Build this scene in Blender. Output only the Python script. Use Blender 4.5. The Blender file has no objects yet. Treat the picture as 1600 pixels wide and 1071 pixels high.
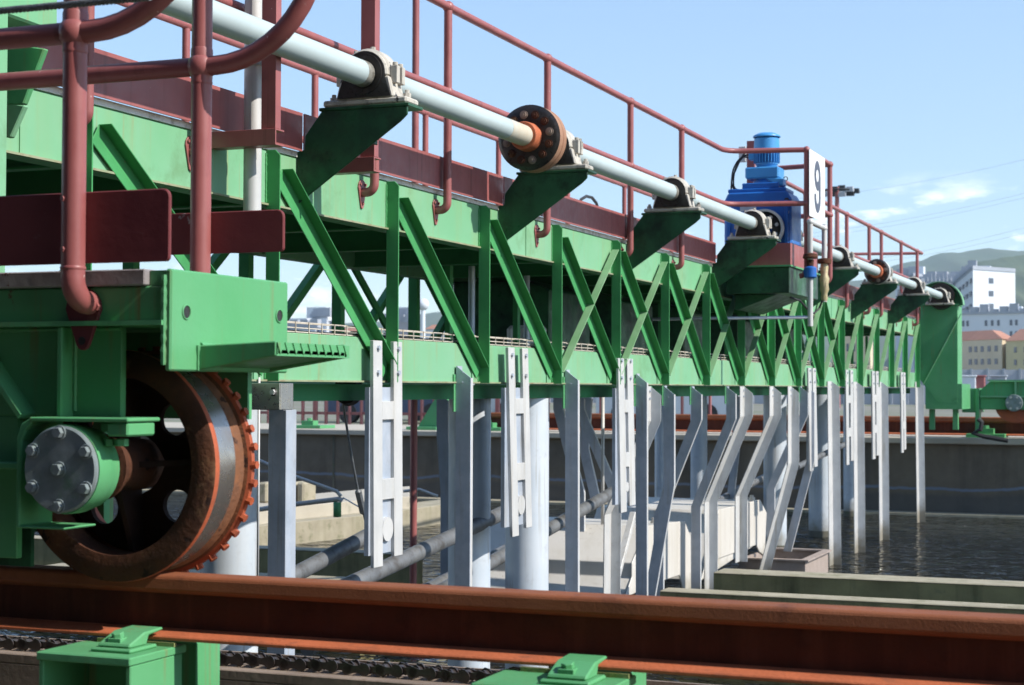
import bpy, bmesh, math, random
from mathutils import Vector, Matrix
from math import sin, cos, pi, radians as R
random.seed(7)
SC = bpy.context.scene
# ------------------------------------------------------------------ camera
YAW, PIT, ROL, FPX = 0.377767, 0.0266718, 0.0034544, 2648.25
FW = Vector((-sin(YAW)*cos(PIT), cos(YAW)*cos(PIT), sin(PIT)))
_r = Vector((cos(YAW), sin(YAW), 0)); _u = _r.cross(FW)
RT = _r*cos(ROL) + _u*sin(ROL); UP = -_r*sin(ROL) + _u*cos(ROL)
cam = bpy.data.cameras.new('camera'); cam.sensor_width = 36; cam.lens = FPX*36/1600
cam.clip_start = 0.05; cam.clip_end = 6000
co = bpy.data.objects.new('camera', cam); SC.collection.objects.link(co)
M = Matrix((RT, UP, -FW)).transposed().to_4x4(); co.matrix_world = M
cam.dof.use_dof = True; cam.dof.focus_distance = 5.0; cam.dof.aperture_fstop = 11
SC.camera = co
# ------------------------------------------------------------------ sky and sun
SUN_EL, SUN_AZ = R(39.3), R(-1.5)            # azimuth measured from +X towards +Y
w = bpy.data.worlds.new('World'); SC.world = w; w.use_nodes = True
wn = w.node_tree.nodes; wl = w.node_tree.links
for n in list(wn): wn.remove(n)
wo = wn.new('ShaderNodeOutputWorld'); bg = wn.new('ShaderNodeBackground'); sk = wn.new('ShaderNodeTexSky')
sk.sky_type = 'NISHITA'; sk.sun_disc = False; sk.sun_elevation = SUN_EL
sk.sun_rotation = pi/2 - SUN_AZ; sk.air_density = 1.0; sk.dust_density = 0.15; sk.ozone_density = 3.0
bg.inputs[1].default_value = 0.15
tc = wn.new('ShaderNodeTexCoord'); mp = wn.new('ShaderNodeMapping'); nz = wn.new('ShaderNodeTexNoise')
mp.inputs['Scale'].default_value = (8, 8, 26); mp.inputs['Location'].default_value = (1.9, 7.7, 3.8)
nz.inputs['Scale'].default_value = 1.6; nz.inputs['Detail'].default_value = 7; nz.inputs['Roughness'].default_value = .6
rp = wn.new('ShaderNodeValToRGB'); rp.color_ramp.elements[0].position = .54; rp.color_ramp.elements[1].position = .68
sx = wn.new('ShaderNodeSeparateXYZ')
band = wn.new('ShaderNodeMapRange'); band.inputs[1].default_value = .125; band.inputs[2].default_value = .105
band.inputs[3].default_value = 0; band.inputs[4].default_value = .95
mul = wn.new('ShaderNodeMath'); mul.operation = 'MULTIPLY'
mx = wn.new('ShaderNodeMixRGB'); mx.inputs[2].default_value = (11, 11, 11, 1)
wl.new(tc.outputs['Generated'], mp.inputs[0]); wl.new(mp.outputs[0], nz.inputs['Vector']); wl.new(nz.outputs['Fac'], rp.inputs[0])
wl.new(tc.outputs['Generated'], sx.inputs[0]); wl.new(sx.outputs[2], band.inputs[0])
wl.new(rp.outputs[0], mul.inputs[0]); wl.new(band.outputs[0], mul.inputs[1]); wl.new(mul.outputs[0], mx.inputs[0])
wl.new(sk.outputs[0], mx.inputs[1]); wl.new(mx.outputs[0], bg.inputs[0]); wl.new(bg.outputs[0], wo.inputs[0])
sl = bpy.data.lights.new('sun', 'SUN'); sl.energy = 4.9; sl.angle = R(0.5); sl.color = (1, .95, .87)
so = bpy.data.objects.new('sun', sl); SC.collection.objects.link(so)
sd = Vector((cos(SUN_EL)*cos(SUN_AZ), cos(SUN_EL)*sin(SUN_AZ), sin(SUN_EL)))
so.rotation_euler = sd.to_track_quat('Z', 'Y').to_euler(); so.location = sd*60
SC.view_settings.view_transform = 'Standard'; SC.view_settings.look = 'None'
SC.view_settings.exposure = 0.58; SC.view_settings.gamma = 1
SC.cycles.max_bounces = 6

# a photo pixel becomes a point on a chosen world plane of known position
def ray(px, py): return FW + RT*((px-800)/FPX) + UP*((535.5-py)/FPX)
def U(px, py, x=None, y=None, z=None, D=None):
    d = ray(px, py)
    t = D if D is not None else x/d.x if x is not None else y/d.y if y is not None else z/d.z
    return d*t

# ------------------------------------------------------------------ materials
def mat(name, c1, c2=None, rough=.5, metal=0, scale=3, spots=None, streak=None, bump=0, bscale=60, grime=None, spec=.5, runs=None, wl=None, line=None):
    """c1/c2: base colours mixed by soft noise; spots / grime: (colour, threshold, scale) ; streak: (colour, amount, scale)"""
    m = bpy.data.materials.new(name); m.use_nodes = True; nt = m.node_tree; N = nt.nodes; L = nt.links
    b = N['Principled BSDF']; b.inputs['Roughness'].default_value = rough; b.inputs['Metallic'].default_value = metal
    b.inputs['Specular IOR Level'].default_value = spec
    g = N.new('ShaderNodeNewGeometry')
    def noise(sc, det=5, vec=(1, 1, 1), ro=.6):
        mp = N.new('ShaderNodeMapping'); mp.inputs['Scale'].default_value = vec
        t = N.new('ShaderNodeTexNoise'); t.inputs['Scale'].default_value = sc; t.inputs['Detail'].default_value = det
        t.inputs['Roughness'].default_value = ro
        L.new(g.outputs['Position'], mp.inputs[0]); L.new(mp.outputs[0], t.inputs['Vector']); return t.outputs['Fac']
    def ramp(fac, a, b_, v=1):
        r = N.new('ShaderNodeMapRange'); r.inputs[1].default_value = a; r.inputs[2].default_value = b_; r.inputs[4].default_value = v
        L.new(fac, r.inputs[0]); return r.outputs[0]
    def mix(f, a, col):
        x = N.new('ShaderNodeMixRGB'); L.new(f, x.inputs[0])
        if isinstance(a, tuple): x.inputs[1].default_value = (*a, 1)
        else: L.new(a, x.inputs[1])
        x.inputs[2].default_value = (*col, 1); return x.outputs[0]
    cur = mix(ramp(noise(scale), .35, .68), c1, c2 or tuple(v*.85 for v in c1))
    if streak: cur = mix(ramp(noise(streak[2], 6, (1, 1, .08)), .5, .78, streak[1]), cur, streak[0])
    if grime: cur = mix(ramp(noise(grime[2], 8, (1, 1, 1), .7), grime[1], grime[1]+.16, .75), cur, grime[0])
    if runs:
        f1 = noise(38, 4, (1, 1, .03)); f2 = noise(2.2, 3)
        mm = N.new('ShaderNodeMath'); mm.operation = 'MULTIPLY'; L.new(ramp(f1, .56, .72, .8), mm.inputs[0]); L.new(ramp(f2, .40, .56), mm.inputs[1]); cur = mix(mm.outputs[0], cur, runs)
    if wl:
        sz = N.new('ShaderNodeSeparateXYZ'); L.new(g.outputs['Position'], sz.inputs[0])
        a_ = N.new('ShaderNodeMath'); a_.operation = 'MULTIPLY_ADD'; a_.inputs[1].default_value = .35; L.new(noise(9, 5), a_.inputs[0]); L.new(sz.outputs[2], a_.inputs[2])
        cur = mix(ramp(a_.outputs[0], -1.22, -1.42, .8), cur, wl)
    if line:
        sz = N.new('ShaderNodeSeparateXYZ'); L.new(g.outputs['Position'], sz.inputs[0])
        a_ = N.new('ShaderNodeMath'); a_.operation = 'MULTIPLY_ADD'; a_.inputs[1].default_value = .22; L.new(noise(.9, 6), a_.inputs[0]); L.new(sz.outputs[2], a_.inputs[2])
        b1 = ramp(a_.outputs[0], line[1]-.02, line[1]); b2 = ramp(a_.outputs[0], line[1]+.035, line[1]+.01)
        mm = N.new('ShaderNodeMath'); mm.operation = 'MULTIPLY'; L.new(b1, mm.inputs[0]); L.new(b2, mm.inputs[1]); cur = mix(mm.outputs[0], cur, line[0])
        cur = mix(ramp(a_.outputs[0], line[1]-.03, line[1]-.1, .7), cur, (.07, .068, .065))
    rr = None
    if spots:
        s = ramp(noise(spots[2], 6, (1, 1, 1), .65), spots[1], spots[1]+.025); cur = mix(s, cur, spots[0])
    L.new(cur, b.inputs['Base Color'])
    rv = N.new('ShaderNodeMapRange'); rv.inputs[1].default_value = .3; rv.inputs[2].default_value = .7
    rv.inputs[3].default_value = max(.02, rough-.1); rv.inputs[4].default_value = min(1, rough+.14)
    L.new(noise(scale*4), rv.inputs[0]); L.new(rv.outputs[0], b.inputs['Roughness'])
    if bump:
        bp = N.new('ShaderNodeBump'); bp.inputs['Strength'].default_value = bump; bp.inputs['Distance'].default_value = .004
        L.new(noise(bscale, 6), bp.inputs['Height']); L.new(bp.outputs[0], b.inputs['Normal'])
    return m
GR = mat('green_paint', (.085, .31, .125), (.11, .34, .155), .42, spec=.22, scale=4, spots=((.12, .09, .05), .70, 14), grime=((.04, .18, .06), .60, 5), runs=(.2, .17, .07), bump=.18, bscale=30)
GT = mat('faded_green_paint', (.155, .38, .2), (.2, .4, .245), .55, spec=.25, scale=2, streak=((.22, .33, .14), .55, 5), spots=((.25, .2, .12), .72, 11), grime=((.12, .24, .11), .55, 3), runs=(.26, .26, .12), bump=.15, bscale=20)
GTM = mat('truss_green_paint', (.055, .25, .085), (.07, .32, .11), .45, spec=.22, scale=5, spots=((.18, .13, .07), .70, 18), grime=((.04, .17, .06), .6, 6), bump=.15, bscale=30)
GSG = mat('sage_brace_paint', (.15, .3, .14), (.2, .34, .19), .6, spec=.2, scale=5, spots=((.4, .42, .36), .72, 16), grime=((.09, .2, .09), .58, 6), bump=.15)  # paler sage green for the rising near-side diagonals
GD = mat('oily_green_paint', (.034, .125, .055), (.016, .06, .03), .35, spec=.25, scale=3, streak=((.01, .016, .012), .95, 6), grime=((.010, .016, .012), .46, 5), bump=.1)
MR = mat('maroon_paint', (.27, .08, .077), (.33, .105, .098), .44, spec=.5, scale=6, spots=((.55, .45, .42), .695, 55), grime=((.2, .07, .065), .58, 9), runs=(.15, .05, .04), bump=.12, bscale=40)
MRD = mat('worn_shaded_maroon', (.13, .03, .034), (.18, .042, .042), .48, spec=.22, scale=5, spots=((.3, .27, .27), .69, 16), grime=((.26, .17, .16), .61, 22), bump=.18, bscale=40)  # toe and foot plates: shade put into a darker maroon, plus worn chips
WH = mat('white_shaft_paint', (.45, .53, .53), (.4, .47, .47), .4, scale=2.5, spots=((.3, .24, .17), .73, 14), grime=((.48, .47, .4), .62, 4), bump=.05)
HS = mat('cast_housing', (.5, .47, .41), (.42, .39, .33), .6, scale=14, grime=((.06, .05, .04), .5, 12), spots=((.02, .02, .018), .62, 9), bump=.4, bscale=60)
BK = mat('oily_black', (.014, .013, .012), (.03, .024, .02), .32, scale=20, bump=.4)
RO = mat('orange_rust', (.48, .125, .048), (.36, .095, .035), .75, scale=12, grime=((.16, .06, .035), .55, 20), bump=.5, bscale=120)
RB = mat('bright_rust', (.42, .088, .028), (.3, .07, .03), .7, scale=10, grime=((.2, .06, .03), .56, 16), bump=.35, bscale=80)
RD = mat('dark_rust', (.05, .022, .015), (.13, .05, .025), .85, spec=.2, scale=9, grime=((.30, .17, .09), .55, 13), spots=((.03, .015, .012), .6, 16), bump=.6, bscale=90)
RDK = mat('recess_shade_rust', (.022, .012, .009), (.045, .02, .012), .8, spec=.2, scale=9, grime=((.1, .05, .025), .6, 13), bump=.5)  # wheel web and spokes: recess shade put into the rust colour
RD2 = mat('brown_rust', (.15, .07, .04), (.22, .09, .04), .8, spec=.25, scale=14, grime=((.3, .12, .05), .55, 22), spots=((.05, .025, .018), .6, 30), bump=.6, bscale=90)
RL = mat('rail_rust', (.26, .085, .036), (.2, .064, .028), .75, spec=.3, scale=7, grime=((.09, .03, .018), .55, 12), streak=((.3, .12, .06), .4, 9), bump=.25, bscale=260)
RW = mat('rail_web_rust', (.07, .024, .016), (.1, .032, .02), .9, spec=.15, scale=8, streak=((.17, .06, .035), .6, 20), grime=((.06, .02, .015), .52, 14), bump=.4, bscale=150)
ST = mat('polished_tread', (.5, .46, .42), (.32, .27, .23), .24, .85, scale=6, grime=((.22, .13, .08), .58, 9))
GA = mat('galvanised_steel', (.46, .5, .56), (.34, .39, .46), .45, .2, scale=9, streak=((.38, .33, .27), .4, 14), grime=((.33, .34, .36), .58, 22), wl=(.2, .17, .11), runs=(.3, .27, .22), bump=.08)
GAM = mat('reflection_pale_galvanised', (.6, .62, .63), (.5, .52, .54), .45, .1, scale=9, streak=((.4, .36, .3), .5, 14), grime=((.4, .4, .4), .58, 22), wl=(.2, .17, .11), runs=(.3, .27, .22), bump=.08)  # webs of flipped posts: bright reflection put into a lighter zinc colour
GAW = mat('bright_galvanised_steel', (.56, .55, .53), (.46, .46, .45), .5, .1, scale=6, streak=((.45, .4, .32), .35, 9), grime=((.52, .52, .5), .6, 18), wl=(.2, .17, .11), runs=(.3, .27, .22), bump=.06)
GC = mat('column_zinc', (.58, .62, .66), (.46, .52, .58), .5, .1, scale=3.5, streak=((.42, .4, .36), .5, 6), grime=((.4, .42, .45), .57, 10), wl=(.2, .17, .11), runs=(.3, .27, .22), bump=.08)
SS = mat('stainless_plate', (.45, .44, .42), (.38, .37, .35), .3, .8, scale=12)
CP = mat('cover_plate_steel', (.26, .3, .32), (.17, .21, .2), .4, .2, scale=18, grime=((.12, .22, .15), .55, 22), spots=((.6, .6, .58), .68, 40), bump=.15)
BOOM = mat('shaded_tube_steel', (.17, .175, .18), (.11, .115, .12), .5, .2, scale=6, grime=((.07, .06, .05), .5, 12), streak=((.28, .27, .25), .4, 7), bump=.2)  # boom tubes: the shadow they stand in is put into a darker steel
MW = mat('mossy_kerb_face', (.32, .28, .13), (.2, .17, .08), .95, scale=3, streak=((.045, .05, .022), .9, 7), grime=((.2, .19, .1), .56, 9), bump=.7, bscale=30)
CO = mat('mossy_concrete', (.3, .265, .19), (.38, .34, .25), .9, scale=6, grime=((.1, .11, .04), .55, 9), streak=((.15, .15, .07), .5, 7), bump=.6, bscale=40)
COD = mat('dark_wet_concrete', (.085, .08, .06), (.14, .13, .1), .85, scale=3, streak=((.05, .055, .03), .8, 5), grime=((.09, .12, .03), .56, 7), bump=.6, bscale=30)
FWM = mat('far_wall_concrete', (.17, .135, .095), (.11, .09, .065), .85, scale=1.2, streak=((.04, .036, .03), .8, 3), grime=((.14, .12, .09), .56, 4), line=((.15, .18, .23), -1.22), bump=.6, bscale=30)
COL = mat('pale_concrete', (.46, .42, .34), (.4, .36, .29), .9, scale=2, grime=((.2, .19, .14), .58, 5), bump=.4, bscale=20)
HD = mat('hood_paint', (.6, .57, .52), (.54, .51, .46), .55, scale=2, streak=((.42, .38, .3), .4, 8), grime=((.5, .47, .4), .62, 5), runs=(.3, .24, .17), wl=(.22, .19, .12), bump=.08)
BL = mat('blue_paint', (.008, .1, .38), (.014, .14, .46), .4, scale=6, grime=((.01, .07, .28), .6, 20), bump=.08)
BLL = mat('light_blue_paint', (.06, .3, .62), (.05, .26, .56), .4, scale=6, bump=.05)
BRS = mat('corroded_brass', (.42, .34, .16), (.5, .44, .3), .5, .3, scale=30, grime=((.3, .1, .03), .52, 30), bump=.4)
RUB = mat('black_rubber', (.02, .02, .022), None, .6)
SGN = mat('white_sign', (.82, .82, .8), (.78, .78, .76), .5, scale=3)
INK = mat('grey_numeral', (.085, .1, .14), None, .6)
ROPE = mat('wire_rope_steel', (.2, .21, .22), (.13, .14, .15), .45, .6, scale=60, bump=.6, bscale=200)
WDB = mat('weathered_steel_beam', (.2, .15, .12), (.3, .23, .18), .75, scale=10, grime=((.1, .05, .03), .55, 20), bump=.4)
BW = mat('white_facade', (.62, .65, .68), (.56, .6, .64), .8, scale=.15)
BC = mat('cream_facade', (.62, .52, .36), (.56, .46, .32), .8, scale=.2)
BY = mat('yellow_facade', (.58, .5, .28), None, .8, scale=.2)
BR = mat('tile_roof', (.42, .2, .13), (.36, .17, .11), .8, scale=.6)
BG = mat('grey_facade', (.36, .38, .42), (.3, .33, .37), .8, scale=.2)
WN = mat('window_glass', (.09, .11, .14), None, .25)
FEN = mat('grey_sheet_wall', (.34, .36, .4), (.3, .32, .36), .7, scale=.3)
HL = mat('hillside', (.07, .11, .05), (.11, .13, .07), .95, scale=.01, grime=((.05, .09, .04), .55, .02))
LAWN = mat('yard_ground', (.22, .2, .17), (.14, .16, .09), .95, scale=.1)

def water_mat():
    m = bpy.data.materials.new('basin_water'); m.use_nodes = True; N = m.node_tree.nodes; L = m.node_tree.links
    b = N['Principled BSDF']; b.inputs['Base Color'].default_value = (.014, .012, .006, 1); b.inputs['Roughness'].default_value = .04
    b.inputs['IOR'].default_value = 1.33
    g = N.new('ShaderNodeNewGeometry'); mp = N.new('ShaderNodeMapping'); mp.inputs['Rotation'].default_value = (0, 0, .5)
    mp.inputs['Scale'].default_value = (1, 1.5, 1)
    t = N.new('ShaderNodeTexNoise'); t.inputs['Scale'].default_value = 3.2; t.inputs['Detail'].default_value = 2; t.inputs['Distortion'].default_value = .9
    bp = N.new('ShaderNodeBump'); bp.inputs['Strength'].default_value = .8; bp.inputs['Distance'].default_value = .55
    L.new(g.outputs['Position'], mp.inputs[0]); L.new(mp.outputs[0], t.inputs['Vector']); L.new(t.outputs['Fac'], bp.inputs['Height']); L.new(bp.outputs[0], b.inputs['Normal'])
    return m
WAT = water_mat()

# ------------------------------------------------------------------ mesh builder
class MB:
    def __init__(s): s.v = []; s.f = []; s.s = []
    def add(s, vs, fs, smooth=False):
        o = len(s.v); s.v += [Vector(a) for a in vs]
        for i, f in enumerate(fs): s.f.append([o+j for j in f]); s.s.append(smooth if isinstance(smooth, bool) else smooth[i])
        return s
    def box(s, x0, x1, y0, y1, z0, z1):
        vs = [(x, y, z) for x in (x0, x1) for y in (y0, y1) for z in (z0, z1)]
        return s.add(vs, [(0, 1, 3, 2), (4, 6, 7, 5), (0, 4, 5, 1), (2, 3, 7, 6), (0, 2, 6, 4), (1, 5, 7, 3)])
    def prism(s, poly, ext):
        n = len(poly); p = [Vector(a) for a in poly]; e = Vector(ext)
        fs = [tuple(range(n)), tuple(range(2*n-1, n-1, -1))] + [(i, (i+1) % n, n+(i+1) % n, n+i) for i in range(n)]
        return s.add(p+[a+e for a in p], fs)
    def sweep(s, p0, p1, prof, A, B):
        """profile [(a,b)] in axes A,B carried from p0 to p1"""
        A = Vector(A); B = Vector(B)
        return s.prism([Vector(p0)+A*a+B*b for a, b in prof], Vector(p1)-Vector(p0))
    def tube(s, pts, r, n=14, cap=True):
        pts = [Vector(p) for p in pts]; T = []
        for i in range(len(pts)):
            a = pts[max(0, i-1)]; b = pts[min(len(pts)-1, i+1)]; T.append((b-a).normalized())
        ref = Vector((0, 0, 1)) if abs(T[0].z) < .9 else Vector((1, 0, 0))
        u = T[0].cross(ref).normalized(); vs = []; rs = r if isinstance(r, (list, tuple)) else [r]*len(pts)
        for i, p in enumerate(pts):
            u = (u-T[i]*u.dot(T[i])).normalized(); w_ = T[i].cross(u)
            vs += [p+(u*cos(2*pi*k/n)+w_*sin(2*pi*k/n))*rs[i] for k in range(n)]
        fs = []; sm = []
        for i in range(len(pts)-1):
            for k in range(n): fs.append((i*n+k, i*n+(k+1) % n, (i+1)*n+(k+1) % n, (i+1)*n+k)); sm.append(True)
        if cap: fs += [tuple(range(n)), tuple(range((len(pts)-1)*n, len(pts)*n))]; sm += [False, False]
        return s.add(vs, fs, sm)
    def lathe(s, c, ax, prof, n=32, closed=False, smooth=True):
        """prof [(t,r)] along axis ax from c"""
        c = Vector(c); ax = Vector(ax).normalized(); ref = Vector((0, 0, 1)) if abs(ax.z) < .9 else Vector((1, 0, 0))
        u = ax.cross(ref).normalized(); w_ = ax.cross(u)
        m = len(prof); vs = []
        for k in range(n):
            d = u*cos(2*pi*k/n)+w_*sin(2*pi*k/n)
            vs += [c+ax*t+d*max(r, 1e-4) for t, r in prof]
        fs = [(k*m+i, k*m+i+1, ((k+1) % n)*m+i+1, ((k+1) % n)*m+i) for k in range(n) for i in range(m-1)]
        if closed: fs += [(k*m+m-1, k*m, ((k+1) % n)*m, ((k+1) % n)*m+m-1) for k in range(n)]
        s.add(vs, fs, smooth); return s
    def ball(s, c, r, n=14):
        return s.lathe(Vector(c)-Vector((0, 0, r)), (0, 0, 1), [(r-r*cos(pi*i/8), r*sin(pi*i/8)) for i in range(9)], n)
    def hexb(s, c, ax, r, h):
        return s.lathe(c, ax, [(0, 0), (0, r), (h, r), (h, 0)], 6, smooth=False)
    def build(s, name, m, parent=None, bevel=0, mats=None, mi=None, origin=None):
        me = bpy.data.meshes.new(name)
        lo = Vector((min(v.x for v in s.v), min(v.y for v in s.v), min(v.z for v in s.v)))
        hi = Vector((max(v.x for v in s.v), max(v.y for v in s.v), max(v.z for v in s.v)))
        org = origin or (lo+hi)/2
        if parent is None and origin is None: org = Vector((org.x, org.y, lo.z))
        me.from_pydata([v-org for v in s.v], [], s.f)
        for i, p in enumerate(me.polygons): p.use_smooth = s.s[i]
        bm = bmesh.new(); bm.from_mesh(me); bmesh.ops.recalc_face_normals(bm, faces=bm.faces)
        for e in bm.edges:
            if len(e.link_faces) == 2 and e.calc_face_angle(0) > .6: e.smooth = False
        bm.to_mesh(me); bm.free()
        for x in ([m] if mats is None else mats): me.materials.append(x)
        if mi is not None:
            for i, p in enumerate(me.polygons): p.material_index = mi(p, org)
        o = bpy.data.objects.new(name, me); SC.collection.objects.link(o)
        o.parent = parent; o.location = org-(Vector(parent['_w']) if parent else Vector((0, 0, 0))); o['_w'] = list(org)
        if bevel:
            b = o.modifiers.new('bevel', 'BEVEL'); b.width = bevel; b.segments = 1; b.limit_method = 'ANGLE'; b.angle_limit = .7
        return o
def tag(o, label=None, cat=None, group=None, kind=None):
    if label: o['label'] = label
    if cat: o['category'] = cat
    if group: o['group'] = group
    if kind: o['kind'] = kind
    return o
def thing(name, loc, label, cat, group=None):
    o = bpy.data.objects.new(name, None); SC.collection.objects.link(o); o.empty_display_size = .1
    o.location = loc; o['_w'] = list(loc); return tag(o, label, cat, group)
def kids(o): return [c for c in SC.collection.objects if c.parent == o]
def dup(o, delta, parent=None):
    c = o.copy(); SC.collection.objects.link(c); c.parent = parent
    if parent is None: c.location = Vector(o.location)+Vector(delta); c['_w'] = list(Vector(o['_w'])+Vector(delta))
    for ch in kids(o): dup(ch, delta, c)
    return c
def arc(c, a, b, r, t0, t1, n=8):
    c = Vector(c); a = Vector(a); b = Vector(b)
    return [c+a*r*cos(t0+(t1-t0)*i/n)+b*r*sin(t0+(t1-t0)*i/n) for i in range(n+1)]
ORD = ['first', 'second', 'third', 'fourth', 'fifth', 'sixth', 'seventh', 'eighth', 'ninth', 'tenth', 'eleventh', 'twelfth', 'thirteenth', 'fourteenth']
X, Y, Z = Vector((1, 0, 0)), Vector((0, 1, 0)), Vector((0, 0, 1))

# ------------------------------------------------------------------ setting
WZ = -1.65; FY = 22.9
m = MB(); m.box(-60, 40, 1.0, FY+.3, -3.2, WZ); tag(m.build('water', WAT), kind='structure')
def hfun(x, y): return 0
gm = MB(); gm.add([(-2400, FY+3, -.78), (2400, FY+3, -.78), (2400, 2700, -.78), (-2400, 2700, -.78)], [(0, 1, 2, 3)])
tag(gm.build('ground', LAWN), kind='structure')
# ridge of hills
def ridge(name, pts, D0, depth, seed, m_):
    rnd = random.Random(seed); mb = MB(); vs = []; n = 120; rows = 12
    xs0, xs1 = pts[0][0], pts[-1][0]
    def hy(px):
        for (a, b), (c, d) in zip(pts, pts[1:]):
            if a <= px <= c: t = (px-a)/(c-a); t = t*t*(3-2*t); return b+(d-b)*t
        return pts[-1][1]
    ph = [rnd.uniform(0, 6.3) for _ in range(8)]
    for i in range(n+1):
        px = xs0+(xs1-xs0)*i/n; top = U(px, hy(px), D=D0)
        jag = sum(sin(px*f_+ph[k])*a_ for k, (f_, a_) in enumerate([(.09, .8), (.21, .5), (.5, .3)]))*D0/2648
        for j in range(rows+1):
            t = j/rows; front = top*(1-.0)-Vector((FW.x, FW.y, 0))*depth*(1-t)
            bumpy = sin(px*.05+t*7+ph[3])*.05+sin(px*.13+t*11+ph[4])*.03
            vs.append((front.x, front.y, -1+(top.z+jag+1)*min(1, (t**.8)*(1+bumpy*(1-t)*2))))
        back = top+Vector((FW.x, FW.y, 0))*depth; vs.append((back.x, back.y, -1))
    r_ = rows+2
    fs = [(i*r_+j, (i+1)*r_+j, (i+1)*r_+j+1, i*r_+j+1) for i in range(n) for j in range(r_-1)]
    mb.add(vs, fs, True); tag(mb.build(name, m_), kind='structure')
ridge('hills', [(300, 520), (560, 505), (690, 488), (800, 500), (980, 492), (1150, 470), (1330, 440), (1430, 408), (1480, 395), (1550, 389), (1620, 394), (1800, 400), (2100, 450)], 1900, 600, 3, HL)
ridge('hills', [(1420, 560), (1490, 440), (1530, 408), (1570, 403), (1600, 399), (1700, 385), (1900, 420)], 1050, 240, 5, HL)
# far basin wall
t = thing('basin_wall', (-8, FY, -3), 'long dark stained concrete basin wall below the far rail', 'wall')
mb = MB(); mb.box(-60, 40, FY, FY+3.2, -3.2, -.72); mb.build('wall', FWM, t)
for i in range(12):
    mb = MB(); x_ = -40+i*5.6; mb.box(x_, x_+.03, FY-.012, FY-.001, -1.6, -.74); mb.build('joint', COD, t)
mb = MB(); mb.box(-60, 40, FY-.08, FY+3.2, -.72, -.64); mb.build('coping', COL, t, .01)
mb = MB(); mb.box(-60, 40, FY-.35, FY-.001, WZ-.2, WZ+.03); mb.build('ledge', CO, t)
# right kerbs of the channel
def kerb(y0, z, th, label, x0=-30, x1=25, mt=MW):
    t = thing('concrete_kerb', (0, y0, -3), label, 'kerb', 'channel kerbs beside the near rail')
    mb = MB(); mb.box(x0, x1, y0, y0+th, -3.2, z-.011); mb.build('kerb_wall', mt, t)
    mb = MB()
    k = 0; x = x0
    while x < x1:
        L_ = 2.2+.3*sin(k*2.3); mb.box(x, min(x+L_-.0015, x1), y0-.006, y0+th+.006, z-.011, z+.0015*sin(k*1.7)); x += L_; k += 1
    mb.build('coping', CO, t, .006)
K1 = U(1400, 907, z=-1.2).y; K2 = U(1400, 941, z=-1.2).y
kerb(K1, -1.2, .26, 'mossy concrete kerb with pale top, farther of the two right of the bent struts', U(1121, 892, z=-1.2).x)
kerb(K1+1.2, -1.3, .2, 'shaded concrete kerb crossing the water behind the leftmost hanger', -30, -5.6)
kerb(K2, -1.2, .16, 'lower mossy concrete kerb just above the rail at right', U(1036, 921, z=-1.2).x)
kerb(K2+.1, -1.25, .2, 'short pale concrete ledge just above the rail at the foot of the leftmost hanger', -7.4, U(590, 903, z=-1.25).x)
# near wall that carries the near rail
t = thing('rail_foundation_wall', (0, 1.6, -3), 'concrete wall under the near rail supports', 'wall')
mb = MB(); mb.box(-12, 12, 1.2, 3.1, -3.2, -.8); mb.build('wall', COD, t)

# ------------------------------------------------------------------ near rail
RY = 2.557; RZ = -.328
def rail_profile(s=1.0):
    h = .117*s
    half = [(0, 0), (.026, 0), (.031, -.006), (.032, -.024), (.012, -.034), (.0085, -.045), (.0085, -.09), (.014, -.097), (.06, -.105), (.06, -.117), (0, -.117)]
    return [(a*s, b*s) for a, b in half[1:-1]] + [(-a*s, b*s) for a, b in reversed(half[1:-1])]
def make_rail(x0, x1, y, z, s, label, grp=None):
    t = thing('crane_rail', ((x0+x1)/2, y, z-.12*s), label, 'rail', grp)
    pr = rail_profile(s)
    def piece(sel, name, mt):
        b = MB(); b.sweep((x0, y, z), (x1, y, z), sel, Y, Z); b.build(name, mt, t, .002)
    head = [(.026, 0), (.031, -.005), (.032, -.025), (.011, -.034), (-.011, -.034), (-.032, -.025), (-.031, -.005), (-.026, 0)]
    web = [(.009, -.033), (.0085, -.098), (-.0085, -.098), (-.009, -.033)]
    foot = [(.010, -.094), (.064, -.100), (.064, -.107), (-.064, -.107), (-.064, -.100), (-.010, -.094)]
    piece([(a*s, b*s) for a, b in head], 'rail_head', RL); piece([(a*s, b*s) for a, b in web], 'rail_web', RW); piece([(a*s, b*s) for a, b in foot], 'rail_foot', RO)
make_rail(-6, 6, RY, RZ, 1, 'rusty brown rail crossing the foreground under the big wheel')
FRY = FY+.55
make_rail(U(745, 650, y=FRY).x, 30, FRY, -.37, 2.3, 'dark rusty rail on the far basin wall')

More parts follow.
